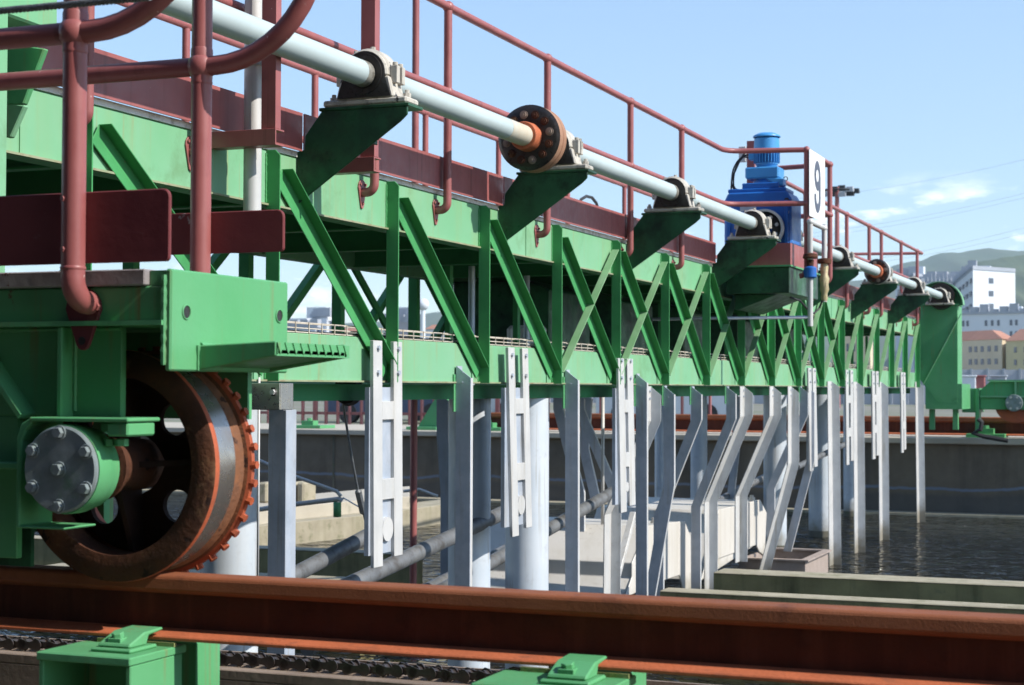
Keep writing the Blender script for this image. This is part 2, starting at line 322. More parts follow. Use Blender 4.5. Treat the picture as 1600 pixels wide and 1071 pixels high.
# rail supports
FZ = RZ-.107
def support(px0, px1, label):
    a = U(px0, 1020, y=2.36); b = U(px1, 1024, y=2.36); x0, x1 = a.x, b.x; zt = FZ-.010
    t = thing('rail_support', ((x0+x1)/2, 2.4, zt-.35), label, 'rail support', 'green supports under the near rail')
    m_ = MB(); th = .012
    m_.box(x0, x1, 2.36, 2.53, zt-.014, zt); m_.box(x0+.002, x0+th, 2.365, 2.52, zt-.3, zt-.014); m_.box(x1-th, x1-.002, 2.365, 2.52, zt-.3, zt-.014)
    m_.build('box_end', GR, t, .002)
    m_ = MB(); m_.box(x0+th, x1-th, 2.49, 2.50, zt-.3, zt-.014); m_.build('back_plate', GR, t, .002); m_ = MB(); m_.box(x0+.03, x1-.036, 2.62, 2.70, zt-.3, zt-.012)
    m_.build('stiffener', GR, t, .002)
    cx = x0+(x1-x0)*.64; cl = MB()
    # clamp plate: stacked pads and a hooked top that bears on the rail foot
    cl.box(cx-.036, cx+.044, 2.395, 2.475, zt, zt+.007); cl.build('clamp_base', GR, t, .0025)
    cl = MB(); cl.prism([(cx-.028, 2.405, zt+.007), (cx-.028, 2.455, zt+.007), (cx-.028, 2.462, zt+.022), (cx-.028, 2.505, zt+.026), (cx-.028, 2.505, zt+.031), (cx-.028, 2.45, zt+.029), (cx-.028, 2.405, zt+.013)], (.064, 0, 0))
    c = cl.build('clamp', GR, t, .003)
    cl = MB(); cl.box(cx-.012, cx+.014, 2.41, 2.436, zt+.012, zt+.022); cl.hexb((cx+.0, 2.424, zt+.021), (0, -.25, 1), .0105, .01); cl.build('bolt', GR, c, .001)
    cl = MB(); cl.box(x0+.03, x1-.0, 2.49, 2.497, zt-.001+.001, zt+.007); cl.build('shim', mat_moss, t)
mat_moss = mat('mossy_shim', (.2, .22, .06), (.25, .28, .12), .9, scale=40, grime=((.08, .07, .04), .5, 60), bump=.8)
support(56, 203, 'green hollow steel rail support below the wheel at bottom left')
support(735, 940, 'green steel rail support with clamp at bottom centre')

# chain and its trough behind the rail
CY = 2.98; CZ = -.5465
t = thing('chain_trough', (-1.5, CY, CZ-.1), 'rusty steel angle running behind the rail and carrying the chain', 'beam')
mb = MB(); mb.box(-7, 1.5, CY-.05, CY+.06, CZ-.034, CZ-.014); mb.box(-7, 1.5, CY-.05, CY-.042, CZ-.11, CZ-.034); mb.build('trough_floor', WDB, t, .002)
mb = MB(); mb.box(-7, 1.5, CY+.052, CY+.06, CZ-.0138, CZ+.004); mb.build('upstand', WDB, t)
ct = thing('roller_chain', (-1.7, CY, CZ-.013), 'dark greasy roller chain lying behind the rail foot', 'chain')
CHM = mat('greasy_chain_steel', (.075, .06, .055), (.04, .032, .03), .35, .3, scale=40, grime=((.14, .08, .05), .58, 60), bump=.3)
P_ = .035; k = 0; x = -2.62
first = [None, None]
while x < -1.12:
    i = k % 2
    if first[i] is None:
        b = MB(); off = .010 if i else .015
        for s_ in (-1, 1):
            pts = []
            for q in range(28):
                a = q*2*pi/28; cxx = P_/2 if cos(a) >= 0 else -P_/2
                if abs(cos(a)) < .3: pts.append((x+.014*cos(a), CY+s_*off, CZ+.0068*(1 if sin(a) > 0 else -1)))
                else: pts.append((x+cxx*.92+.0142*cos(a), CY+s_*off, CZ+.0138*sin(a)))
            b.prism(pts, (0, .003*s_, 0))
        for cxx in ((-P_/2,) if i == 0 else (-P_/2,)): b.tube([(x+cxx, CY-off-.003, CZ), (x+cxx, CY+off+.003, CZ)], .009, 10)
        o = b.build('chain_link', CHM, ct); first[i] = (o, x)
    else:
        o0, x0 = first[i]; o = o0.copy(); SC.collection.objects.link(o); o.parent = ct; o.location = o0.location+Vector((x-x0, 0, .0015*sin(k*1.3)))
    x += P_; k += 1

# ------------------------------------------------------------------ near end carriage
YA, YB, XE = 2.40, 2.79, -1.558
ec = thing('end_carriage', (-1.9, 2.5, -.33), 'green end carriage with a big rusty wheel on the foreground rail', 'carriage')
zt = U(270, 420, y=YA).z; zb = U(200, 509, y=YA).z
mb = MB(); mb.box(-3.4, XE-.012, YA, YB, zb, zt-.0005-.027); mb.build('beam', GR, ec, .003)
mb = MB(); mb.box(-3.4, U(232, 425, y=YA).x, YA-.012, YB-.02, zt-.027, zt); mb.build('top_bar', mat('grey_flat_bar', (.3, .28, .28), (.2, .17, .17), .6, scale=20, spots=((.12, .05, .04), .62, 30), bump=.3), ec, .002)
mb = MB(); mb.box(U(233, 425, y=YA).x, XE-.012, YA+.003, YB-.02, zt-.027, zt-.002); mb.build('top_bar', GR, ec)
mb = MB(); mb.box(-3.4, XE-.012, YA-.014, YA, zb, zb+.008); mb.build('lip', GR, ec)
# end plate with two holes
zpb = U(270, 580, y=YA).z
mb = MB(); mb.box(XE-.012, XE, YA-.004, YB, zpb, zt); ep = mb.build('end_plate', GR, ec, .003)
for px, py in ((291, 488), (436, 494)):
    c = U(px, py, x=XE); b = MB(); b.lathe(c+Vector((.0008, 0, 0)), (1, 0, 0), [(0, 0), (0, .011)], 20); b.build('bolt_hole', BK, ep)
    b = MB(); b.lathe(c+Vector((.001, 0, 0)), (1, 0, 0), [(0, .0105), (.0012, .0112), (.0012, .0125), (0, .0135)], 20); b.build('hole_rim', GR, ep)
# step
ya = U(308, 560, x=XE).y; x2 = U(431, 545, y=ya).x; yb2 = U(546, 547, x=x2).y
zt1 = U(308, 540, y=ya).z; zb1 = U(312, 579, y=ya).z; zt2 = U(431, 533, y=ya).z; zb2 = U(431, 556, y=ya).z
st0 = MB(); st0.prism([(XE, ya, zt1), (x2, ya, zt2), (x2, ya, zb2), (XE, ya, zb1)], (0, .008, 0)); st = MB(); st.prism([(XE, yb2-.02, zt1), (x2, yb2-.02, zt2), (x2, yb2-.02, zb2), (XE, yb2-.02, zb1)], (0, .008, 0))
stp = st0.build('step', GR, ec, .002); st.build('step_side', GR, stp, .002)
b = MB(); b.prism([(XE, ya+.008, zb1+.006), (x2, ya+.008, zb2+.004), (x2, yb2-.02, zb2+.004), (XE, yb2-.02, zb1+.006)], (0, 0, .006)); b.build('tread_pan', GR, stp)
b = MB(); b.box(x2-.006, x2, ya+.002, yb2, zb2, zt2-.002)
n = 10; dy = (yb2-ya)/n
for i in range(n):
    y0 = ya+i*dy; m0 = Vector((x2, y0+.5*dy, zb2+.003)); 
    b.prism([(x2, y0+.08*dy, zt2-.002), (x2, y0+.92*dy, zt2-.002), m0], (.002, 0, 0))
    pass
b.build('tread_nosing', GR, stp)
# side plates with ribs
zs = U(150, 652, y=YA+.03).z
mb = MB(); mb.box(-3.4, U(190, 560, y=YA+.03).x, YA+.03, YA+.045, zs, zb); mb.box(-3.4, U(30, 560, y=YA+.03).x, YA+.03, YA+.045, -.30, zs); mb.build('side_plate', GR, ec, .002)
mb = MB(); mb.box(-3.4, -1.90, YA+.30, YA+.33, -.28, zb); mb.box(-1.9, XE-.05, YA+.33, YA+.345, -.06, zb); mb.build('inner_plate', GR, ec)
xr = U(97, 600, y=YA+.005).x
mb = MB(); mb.box(xr-.004, xr+.006, YA-.005, YA+.03, zs, zb-.001); mb.build('rib', GR, ec, .002)
p0 = U(-20, 560, y=YA+.02); p1 = U(45, 655, y=YA+.02)
mb = MB(); mb.sweep(p0, p1, [(0, -.03), (.012, -.03), (.012, .012), (0, .012)], (0.7, 0, .7), Y); mb.build('rib', GR, ec, .002)
mb = MB(); a = U(0, 728, y=YA); mb.box(-3.4, U(30, 728, y=YA).x, YA, YA+.03, a.z-.006, a.z+.006); mb.build('rib', GR, ec, .002)
# axle box
AX, AZ = -1.733, -.138
ab = MB()
xl, xr2 = U(30, 740, y=2.36).x, U(152, 740, y=2.36).x; ztp = U(90, 652, y=2.36).z; zbt = U(60, 826, y=2.36).z
hull = [(xl, 2.352, zbt), (xl, 2.352, ztp-.03), (xl+.006, 2.352, ztp-.012), (xl+.02, 2.352, ztp-.004), (xl+.028, 2.352, ztp-.004), (xl+.028, 2.352, ztp-.03)]
ab.prism([(xl, 2.352, zbt), (xl, 2.352, ztp-.035), (xl+.008, 2.352, ztp-.012), (xl+.03, 2.352, ztp), (xl+.03, 2.352, ztp-.012), (xl+.018, 2.352, ztp-.022), (xl+.010, 2.352, ztp-.04), (xl+.008, 2.352, zbt+.004), (AX, 2.352, zbt+.004), (AX, 2.352, zbt)], (0, .09, 0))
ab.box(xl+.03, U(208, 655, y=2.36).x, 2.345, YA+.04, ztp-.007, ztp)
axb = ab.build('axle_box', GR, ec, .002)
b = MB(); b.box(U(172, 680, y=2.36).x, U(205, 680, y=2.36).x, 2.35, 2.43, U(180, 682, y=2.36).z, ztp-.008); b.box(U(150, 680, y=2.36).x, U(172, 680, y=2.36).x, 2.37, 2.43, U(180, 676, y=2.36).z, ztp-.008); b.build('lug', GR, axb, .003)
for px in (172, 190):
    b = MB(); c = U(px, 686, y=2.38); b.hexb(c, (0, 0, -1), .012, .012); b.build('bolt', GR, axb, .001)
b = MB(); b.lathe((AX, 2.345, AZ), (0, 1, 0), [(0, 0), (0, .074), (.008, .075), (.035, .075), (.04, .072), (.062, .07), (.064, .055)], 40); b.build('bearing_housing', GR, ec)
b = MB(); b.lathe((AX, 2.337, AZ), (0, 1, 0), [(0, 0), (-.0, .03), (0.001, .05), (0, .069), (.003, .072), (.009, .072), (.009, 0)], 48); cv = b.build('cover_plate', CP, ec)
for i in range(6):
    a = pi/2+i*pi/3; b = MB(); c = (AX+.061*cos(a), 2.337, AZ+.061*sin(a)); b.lathe(c, (0, -1, 0), [(0, .0125), (.002, .0125), (.002, .01)], 14); b.hexb((c[0], c[1]-.001, c[2]), (0, -1, 0), .0095, .009); b.build('bolt', CP, cv, .0008)
b = MB(); b.lathe((AX, 2.337, AZ), (0, -1, 0), [(0, .0135), (.002, .0135), (.002, .01)], 14); b.hexb((AX, 2.336, AZ), (0, -1, 0), .0105, .012); b.build('bolt', CP, cv, .0008)
# wheel
W0, WR, WT = 2.492, .205, RZ
tr = AZ-RZ+.0005
b = MB()
b.lathe((AX, W0, AZ), (0, 1, 0), [(.045, .152), (.0, .156), (-.002, .17), (0, .198), (.003, .202)], 96); wh = b.build('wheel', RD, ec)
b = MB(); b.lathe((AX, W0, AZ), (0, 1, 0), [(.003, .202), (.008, .2031), (.012, .203), (.024, tr+.007), (.032, tr+.0005)], 96); b.build('wheel_flange', RB, wh)
b = MB(); b.lathe((AX, W0, AZ), (0, 1, 0), [(.032, tr+.0006), (.086, tr+.0008)], 96); b.build('tread', ST, wh)
b = MB(); b.lathe((AX, W0, AZ), (0, 1, 0), [(.086, tr+.0008), (.108, tr+.004), (.118, .190), (.1195, .1965)], 96); b.build('flange_bevel', RD2, wh)
b = MB(); b.lathe((AX, W0, AZ), (0, 1, 0), [(.1195, .1965), (.122, .203), (.132, .203), (.136, .2)], 96); b.lathe((AX, W0, AZ), (0, 1, 0), [(.136, .2), (.14, .16), (.1, .155)], 96); b.build('wheel_flange', RB, wh)
# recessed web with lightening holes: ring sectors around each hole
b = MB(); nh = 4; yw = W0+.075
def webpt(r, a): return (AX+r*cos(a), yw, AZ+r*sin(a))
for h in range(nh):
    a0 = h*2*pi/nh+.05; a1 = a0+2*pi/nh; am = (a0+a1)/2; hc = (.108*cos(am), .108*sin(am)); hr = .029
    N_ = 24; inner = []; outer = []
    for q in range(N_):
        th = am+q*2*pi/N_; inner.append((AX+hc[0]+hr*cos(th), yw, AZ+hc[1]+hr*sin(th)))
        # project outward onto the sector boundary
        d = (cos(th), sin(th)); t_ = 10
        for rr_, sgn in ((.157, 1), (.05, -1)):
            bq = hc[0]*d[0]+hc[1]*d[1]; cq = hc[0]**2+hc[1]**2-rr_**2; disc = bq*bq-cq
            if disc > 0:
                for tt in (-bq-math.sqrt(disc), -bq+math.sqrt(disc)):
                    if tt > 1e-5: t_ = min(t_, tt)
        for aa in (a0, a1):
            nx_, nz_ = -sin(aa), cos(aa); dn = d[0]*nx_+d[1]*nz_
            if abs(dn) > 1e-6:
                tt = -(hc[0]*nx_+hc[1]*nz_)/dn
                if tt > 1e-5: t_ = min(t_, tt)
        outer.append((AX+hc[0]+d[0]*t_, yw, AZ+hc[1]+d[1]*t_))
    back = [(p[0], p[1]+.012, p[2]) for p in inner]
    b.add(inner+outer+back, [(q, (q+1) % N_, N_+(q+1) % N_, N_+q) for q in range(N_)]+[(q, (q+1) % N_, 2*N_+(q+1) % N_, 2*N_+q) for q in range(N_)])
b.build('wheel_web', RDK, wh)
b = MB()
for h in range(nh):
    a = h*2*pi/nh+.05; d = Vector((cos(a), 0, sin(a))); pn = Vector((-sin(a), 0, cos(a)))
    b.prism([Vector((AX, yw-.05, AZ))+d*.05+pn*.005, Vector((AX, yw-.05, AZ))+d*.05-pn*.005, Vector((AX, yw-.006, AZ))+d*.156-pn*.005, Vector((AX, yw-.006, AZ))+d*.156+pn*.005], (0, .035, 0)) if False else \
    b.add([Vector((AX, y_, AZ))+d*r_+pn*q for r_, ys in ((.045, (yw-.065, yw)), (.157, (yw-.03, yw))) for y_ in ys for q in (-.005, .005)],
          [(0, 1, 3, 2), (4, 6, 7, 5), (0, 4, 5, 1), (2, 3, 7, 6), (0, 2, 6, 4), (1, 5, 7, 3)])
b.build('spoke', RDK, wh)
b = MB(); b.lathe((AX, 2.44, AZ), (0, 1, 0), [(0, .04), (.004, .058), (.012, .058), (.016, .042), (.12, .046), (.15, .044)], 36); b.build('hub', RD, wh)
for i in range(40):
    a = i*2*pi/40; d = Vector((cos(a), 0, sin(a))); c = Vector((AX, W0+.128, AZ))+d*.2; b = MB()
    b.hexb(c, d, .0075, .0105); b.build('tooth', RB, wh)
mb = MB(); mb.box(-3.4, U(48, 850, y=2.47).x, 2.47, 2.48, -.318, -.2); mb.build('rail_sweeper', GD, ec)

# toe plates and guard rails of the end platform
def toe(y, pxr, pyt, pyb, pxt, label, bolts=()):
    a = U(pxr, pyt, y=y); c = U(pxr, pyb, y=y); x1 = a.x; z1 = a.z; z0 = c.z; r = .014; x0 = pxt
    pts = [(x0, y, z0), (x1-r*.5, y, z0)]+[(p.x, y, p.z) for p in arc((x1-r*.5, y, z0+r*.5), X, Z, r*.5, -pi/2, 0, 3)]+[(p.x, y, p.z) for p in arc((x1-r, y, z1-r), X, Z, r, 0, pi/2, 5)]+[(x0, y, z1)]
    b = MB(); b.prism(pts, (0, .008, 0)); return b
PR = .0199
P1 = Vector((-1.716, 2.345, 0)); P2 = Vector((-1.771, 2.824, 0))
def end_rail(P, ballpx, label, footy, toe_args):
    t = thing('guard_rail', (P.x, P.y, .1), label, 'railing', 'maroon pipe railings on the end carriage')
    zb_ = U(*ballpx, y=P.y).z; zt_ = zb_+.45
    sgn = 1 if footy > P.y else -1; r = .04
    if footy > P.y:
        zf = U(130, 474, y=P.y+.05).z
        pts = [(P.x, P.y, 1.1), (P.x, P.y, zf+r)]+[(P.x+.0*i, p.y, p.z) for i, p in enumerate(arc((P.x, P.y+r, zf+r), -Y, -Z, r, 0, pi/2, 8))][1:]+[(P.x, footy-.008, zf)]
        pts = [Vector(p) for p in pts]
        
    else:
        pts = [(P.x, P.y, 1.1), (P.x, P.y, zt+.0)]+[(P.x, P.y, zt-.05)]
    b = MB(); b.tube(pts, PR, 20); po = b.build('post', MR, t)
    if footy > P.y:
        ax = pts[-1].x-.014; z0 = pts[-1].z
        prof = [(a_.x, a_.z) for a_ in arc((ax, 0, z0-.010), X, Z, .036, 0, pi, 8)]
        prof = [(x_, z_) for x_, z_ in prof]+[(a_.x, a_.z) for a_ in arc((ax+.0, 0, z0-.066), X, Z, .014, pi*1.12, pi*1.88, 5)]
        b = MB(); b.prism([(x_, footy-.008, z_) for x_, z_ in prof], (0, .008, 0)); fp = b.build('foot_plate', MRD, po, .002)
        b = MB(); b.lathe((ax, footy-.0085, z0-.064), (0, -1, 0), [(.0008, 0), (.0008, .0075)], 14); b.build('bolt_hole', BK, fp)
        b = MB(); b.hexb((ax+.029, footy-.008, z0-.006), (0, -1, 0), .008, .008); b.build('bolt', MR, fp)
        b = MB(); b.lathe((P.x, P.y, zf+r+.012), Z, [(0, PR), (.002, PR+.0012), (.005, PR+.0012), (.007, PR)], 20); b.build('weld', MR, po)
    for z_ in (zb_, zt_):
        b = MB(); b.ball((P.x, P.y, z_), .0285, 24); b.lathe((P.x, P.y, z_-.036), Z, [(0, PR), (.004, PR+.0015), (.008, PR+.0005), (.014, PR+.001), (.072-.004, PR+.0015), (.072, PR)], 20); b.build('ball_joint', MR, t)
    for z_, nm in ((zb_, 'mid_rail'), (zt_, 'top_rail')):
        b = MB(); b.tube([(-3.3, P.y, z_), (P.x, P.y, z_)], PR*.93, 16); b.build(nm, MR, t)
    for xp in (-2.75,):
        b = MB(); b.tube([(xp, P.y, zt+.0), (xp, P.y, zt_)], PR, 14); b.build('post', MR, t)
    rr = .225; pts = [Vector((P.x, P.y, zb_))]+arc((P.x+.03, P.y, zb_+rr), X, Z, rr, -pi/2, pi/2, 22)+[Vector((P.x, P.y, zt_))]
    b = MB(); b.tube(pts, PR*.95, 16); b.build('end_loop', MR, t)
    b = toe(*toe_args); tp = b.build('toe_plate', MRD, t, .002)
    return t, po
t1, po = end_rail(P1, (110, 52), 'thick maroon pipe railing with ball joint and looped end at top left', YA, (P1.y+.021, 265, 294, 408, -3.3, ''))
for py in (311, 390):
    b = MB(); c = U(101, py, y=P1.y-.015); b.hexb(c, (-.3, -1, 0), .005, .006); b.build('rivet', MR, po)
end_rail(P2, (305, 105), 'second maroon pipe railing with looped end, right of the leftmost post', P2.y-.03, (P2.y+.021, 443, 327, 393, -3.3, ''))

# wire rope
a, c = U(-30, 20, y=2.15), U(235, -4, y=2.15); b = MB(); n = 90; rp_ = .0032
for s_ in range(5):
    b.tube([a+(c-a)*(i/n)+Z*(rp_*cos(i*.6+s_*1.2566))+Y*(rp_*sin(i*.6+s_*1.2566)) for i in range(n+1)], rp_*.85, 6)
tag(b.build('wire_rope', ROPE), 'grey twisted wire rope crossing the top left corner', 'cable')

# ------------------------------------------------------------------ the lattice bridge
FX = -3.103; BX = -4.35; Y0, Y1 = 3.25, 21.62
def yk(k): return 4.25 if k == 4 else k+.386
br = thing('scraper_bridge', (-3.7, 12, -.05), 'long green lattice girder bridge receding over the water', 'bridge')
def chord(x0, x1, z0, z1, face, mt=GT):
    b = MB(); th = .006
    b.box(x0, x1, Y0, Y1, z0, z1)
    return b.build('chord', mt, br, .003)
chord(FX-.075, FX, .66, .863, 1); chord(FX-.075, FX, .02, .203, 1); chord(BX, BX+.075, .66, .863, -1); chord(BX, BX+.075, -.02, .203, -1)
b = MB(); b.box(FX, FX+.012, Y0, Y1, .66, .667); b.box(FX, FX+.012, Y0, Y1, .02, .027); b.build('chord_lip', mat('dirty_lip', (.3, .3, .2), (.2, .26, .13), .7, scale=8, grime=((.2, .13, .07), .5, 12)), br)
for yj in (3.98, 8.0, 12.0, 16.0):
    b = MB(); b.box(FX, FX+.004, yj, yj+.008, .667, .863); b.build('weld_seam', GT, br)
# walkway floor
b = MB(); b.box(BX, FX+.006, Y0, Y1, .864, .886); b.build('walkway_floor', mat('pale_floor_plate', (.75, .73, .68), (.6, .57, .5), .7, scale=10, grime=((.25, .2, .15), .55, 20)), br)
b = MB(); b.box(BX+.08, FX-.08, Y0, Y1, .845, .863); b.build('walkway_deck', GD, br)
cbm = None
for k in range(4, 22):
    if cbm is None:
        b = MB(); y = yk(5); b.box(BX+.075, FX-.075, y+.02, y+.028, .67, .845); b.box(BX+.075, FX-.075, y, y+.05, .664, .672); cbm = (b.build('cross_beam', GTM, br), 5); cbm[0].location.y += yk(4)-yk(5)
        cbl = cbm[0].location.y-yk(4)
    else:
        o = cbm[0].copy(); SC.collection.objects.link(o); o.parent = br; o.location.y = cbl+yk(k)
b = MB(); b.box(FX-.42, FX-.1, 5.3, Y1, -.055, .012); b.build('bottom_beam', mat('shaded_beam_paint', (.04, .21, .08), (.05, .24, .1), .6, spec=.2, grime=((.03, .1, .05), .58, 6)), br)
def cached(store, key, fn):
    pass
# members: angle sections
def vert_L(face_x, sgn, y, flip, z0=.021, z1=.862, leg=.058, th=.006, mt=GTM):
    b = MB(); xo = face_x+sgn*leg; xa, xb = sorted((face_x+sgn*.001, xo)); ch = .02
    b.prism([(face_x+sgn*.001, y, z0), (xo, y, z0), (xo, y, z1-ch), (xo-sgn*ch, y, z1), (face_x+sgn*.001, y, z1)], (0, th, 0))
    s_ = -1 if flip else 1
    ya_, yb_ = sorted((y+(th if s_ > 0 else 0), y+s_*.05)); x_, x2_ = sorted((face_x+sgn*.001, face_x+sgn*.007))
    b.box(x_, x2_, ya_, yb_, z0+.001, z1-.002); return b
def diag_L(face_x, sgn, ya_, za_, yb_, zb_, mt, up=True, leg=.058, flat=.045, th=.005, off=.008):
    """angle: outstanding leg along the line, flat leg lying on the face below it"""
    d = Vector((0, yb_-ya_, zb_-za_)).normalized(); n_ = Vector((0, -d.z, d.y))
    if n_.z < 0: n_ = -n_
    b = MB(); p0 = Vector((face_x+sgn*off, ya_, za_)); p1 = Vector((face_x+sgn*off, yb_, zb_))
    b.sweep(p0, p1, [(0, 0), (leg-off, 0), (leg-off, -th), (th, -th), (th, -flat), (0, -flat)], X*sgn, n_)
    return b
zt_d, zb_d = .805, .098
for k in range(4, 22):
    v = vert_L(FX, 1, yk(k), k >= 13); v.build('vertical', GTM, br, .0015)
    v = vert_L(BX, -1, yk(k), False); v.build('vertical', GTM, br)
for k in range(4, 21):
    if k <= 15:
        diag_L(FX, 1, yk(k)+.10, zt_d, yk(k+1)+.0, zb_d, GTM, flat=.072).build('diagonal', GTM, br, .0015)
    if k >= 8:
        diag_L(FX, 1, yk(k)+.03, zb_d-.015, yk(k+1)-.035, zt_d, GTM, off=.014).build('diagonal', GSG, br, .0015)
    if k >= 8: diag_L(BX, -1, yk(k)+.06, zt_d, yk(k+1), zb_d, GTM).build('diagonal', GTM, br)
    diag_L(BX, -1, yk(k)+.03, zb_d, yk(k+1)-.035, zt_d, GTM, off=.014).build('diagonal', GTM, br)
    if k >= 5:
        b = MB(); b.box(FX+.001, FX+.006, yk(k)-.085, yk(k)-.055, .027, .105); b.build('gusset_tab', GT, br)
b = MB(); b.box(-3.72, -3.69, 8.386, 8.43, .05, .66); b.box(BX+.075, FX-.075, 8.386, 8.43, .05, .10); fr0 = b.build('cross_frame', GTM, br)
for k in range(9, 22):
    o = fr0.copy(); SC.collection.objects.link(o); o.parent = br; o.location.y += k-8
for yq in (9.7, 11.1, 12.7, 14.4, 16.3): 
    b = MB(); b.prism([(BX+.1, yq, .25), (-3.6, yq, .25), (-3.6, yq, .60), (-3.75, yq, .66), (BX+.1, yq, .66)], (0, .75, 0)); b.build('equipment_housing', GD, br, .01)
p = U(825, 520, x=-3.75); b = MB(); b.lathe((p.x, p.y, .24), Z, [(0, 0), (0, .13), (.12, .13), (.14, .11), (.14, 0)], 28); b.build('tank', GAW, br)
for px in (737, 823):
    p = U(px, 480, x=-3.6); b = MB(); b.tube([(p.x, p.y, .0), (p.x, p.y, .66)], .018, 12); b.build('drop_pipe', GA, br)
b = MB(); b.tube([U(a, c, x=-4.25) for a, c in ((905, 322), (908, 312), (916, 307), (925, 309), (932, 318), (935, 330))], .012, 8); b.build('cable_loop', RUB, br)
# maroon toe board, pieces between the bearing brackets
BRK = [5.608, 7.622, 9.658, 11.644, 12.70, 14.867, 16.998, 19.263, 21.45]
b = None; prev = 3.45
for yb_ in BRK[:4]:
    b = MB(); b.box(-3.079, -3.072, prev, yb_-.006, .884, 1.028); prev = yb_+.012; b.build('toe_board', MRD if False else MR, br)
b = MB(); b.box(-3.079, -3.072, 12.9, Y1, .884, 1.028); b.build('toe_board', MR, br)
b = MB(); b.box(BX+.0, BX+.007, 3.45, Y1, .887, 1.022); b.build('toe_board', MR, br)
# end post and upper block of the near end
xe = -2.62
ye = U(12, 200, x=xe).y
b = MB(); b.box(xe-.3, xe, ye-.4, ye, .17, 1.3); b.build('end_post', GT, br, .004)
b = MB(); ye2 = U(91, 30, x=xe-.05).y; zz0 = U(20, 26, x=xe-.05).z; zz1 = U(85, 50, x=xe-.05).z
b.prism([(xe-.05, ye+.005, zz0), (xe-.05, ye2-.05, zz1), (xe-.05, ye2, zz1+.01), (xe-.05, ye2, 1.3), (xe-.05, ye+.005, 1.3)], (-.3, 0, 0)); b.build('end_block', GT, br, .006)
yg = ye+.06
b = MB(); b.prism([U(-40, 60, y=yg), U(69, 76, y=yg), U(36, 163, y=yg), U(-40, 163, y=yg)], (0, .02, 0)); b.build('end_gusset', GR, br, .003)
b = MB(); b.prism([U(8, 160, y=yg+.2), U(38, 165, y=yg+.2), U(16, 215, y=yg+.2), U(8, 215, y=yg+.2)], (0, .02, 0)); b.build('end_gusset', GT, br, .003)

# cable tray on the lower chord
t = thing('cable_tray', (-3.14, 12, .203), 'thin pale wire cable tray on top of the lower green chord', 'cable tray')
b = MB()
for z_ in (.206, .222, .243): b.box(-3.118, -3.114, 5.0, 20.9, z_, z_+.004)
for z_ in (.206, .243): b.box(-3.168, -3.164, 5.0, 20.9, z_, z_+.004)
y = 5.0
while y < 20.9: b.box(-3.114, -3.111, y, y+.005, .203, .247); b.box(-3.168, -3.111, y, y+.004, .2035, .2065); y += .105
b.build('wire_mesh', mat('tray_wire', (.55, .5, .42), (.4, .34, .26), .6, scale=20), t)
b = MB(); 
for q in range(4): b.tube([(-3.155+q*.01, 5+i*.5, .212+.004*sin(i*1.7+q)) for i in range(32)], .004, 6)
b.build('cables', RUB, t)

# ------------------------------------------------------------------ handrails of the bridge
HX = -3.043; HT, HM = 1.698, 1.316; HR = .0188
t = thing('guard_rail', (HX, 12, .73), 'maroon two-bar pipe railing along the near edge of the bridge walkway', 'railing')
py_ = [U(p_, 300, x=HX).y for p_ in (135, 320, 585, 699, 855, 985, 1065)]
far_ = [13.4, 14.55, U(1323, 340, x=HX).y, U(1358, 355, x=HX).y, U(1377, 362, x=HX).y, U(1408, 377, x=HX).y, U(1433, 390, x=HX).y]
def bend(pts, r=.08):
    pts = [Vector(p) for p in pts]; o = [pts[0]]
    for i in range(1, len(pts)-1):
        a = (pts[i-1]-pts[i]).normalized(); c = (pts[i+1]-pts[i]).normalized(); p = pts[i]; s0 = p+a*r; s1 = p+c*r
        for q in range(7): u_ = q/6; o.append(s0*(1-u_)**2+p*2*u_*(1-u_)+s1*u_**2)
    return o+[pts[-1]]
CX = -2.487; CYa, CYb = 11.93, 12.78
for z_, nm in ((HT, 'top_rail'), (HM, 'mid_rail')):
    b = MB(); b.tube(bend([(HX, 3.3, z_), (HX, CYa-.15, z_), (CX+.02, CYa, z_), (CX+.02, CYa+.02, z_)], .012) if False else bend([(HX, 3.3, z_), (HX, CYa-.12, z_), (CX, CYa, z_)], .14), HR, 14); b.build(nm, MR, t)
    b = MB(); b.tube([(CX, CYa, z_), (CX, CYb, z_)], HR, 14); b.build(nm, MR, t)
    b = MB(); b.tube(bend([(CX, CYb, z_), (HX, CYb+.1, z_), (HX, 21.2, z_)], .14)+[(HX, 21.55, z_)], HR, 14); b.build(nm, MR, t)
    b = MB(); b.tube([(HX, 21.55, z_), (BX, 21.3, z_)] if z_ == HT else [(HX, 21.55, z_), (HX-.3, 21.55, z_)], HR, 14); b.build(nm, MR, t)
p0post = None
def foot(b, x, y, sgn, fx, zf=.79, r=.034):
    return [(x, y, zf+r)]+[(p.x, p.y, p.z) for p in arc((x-sgn*r, y, zf+r), X*sgn, -Z, r, 0, pi/2, 7)][1:]+[(fx+sgn*.006, y, zf)]
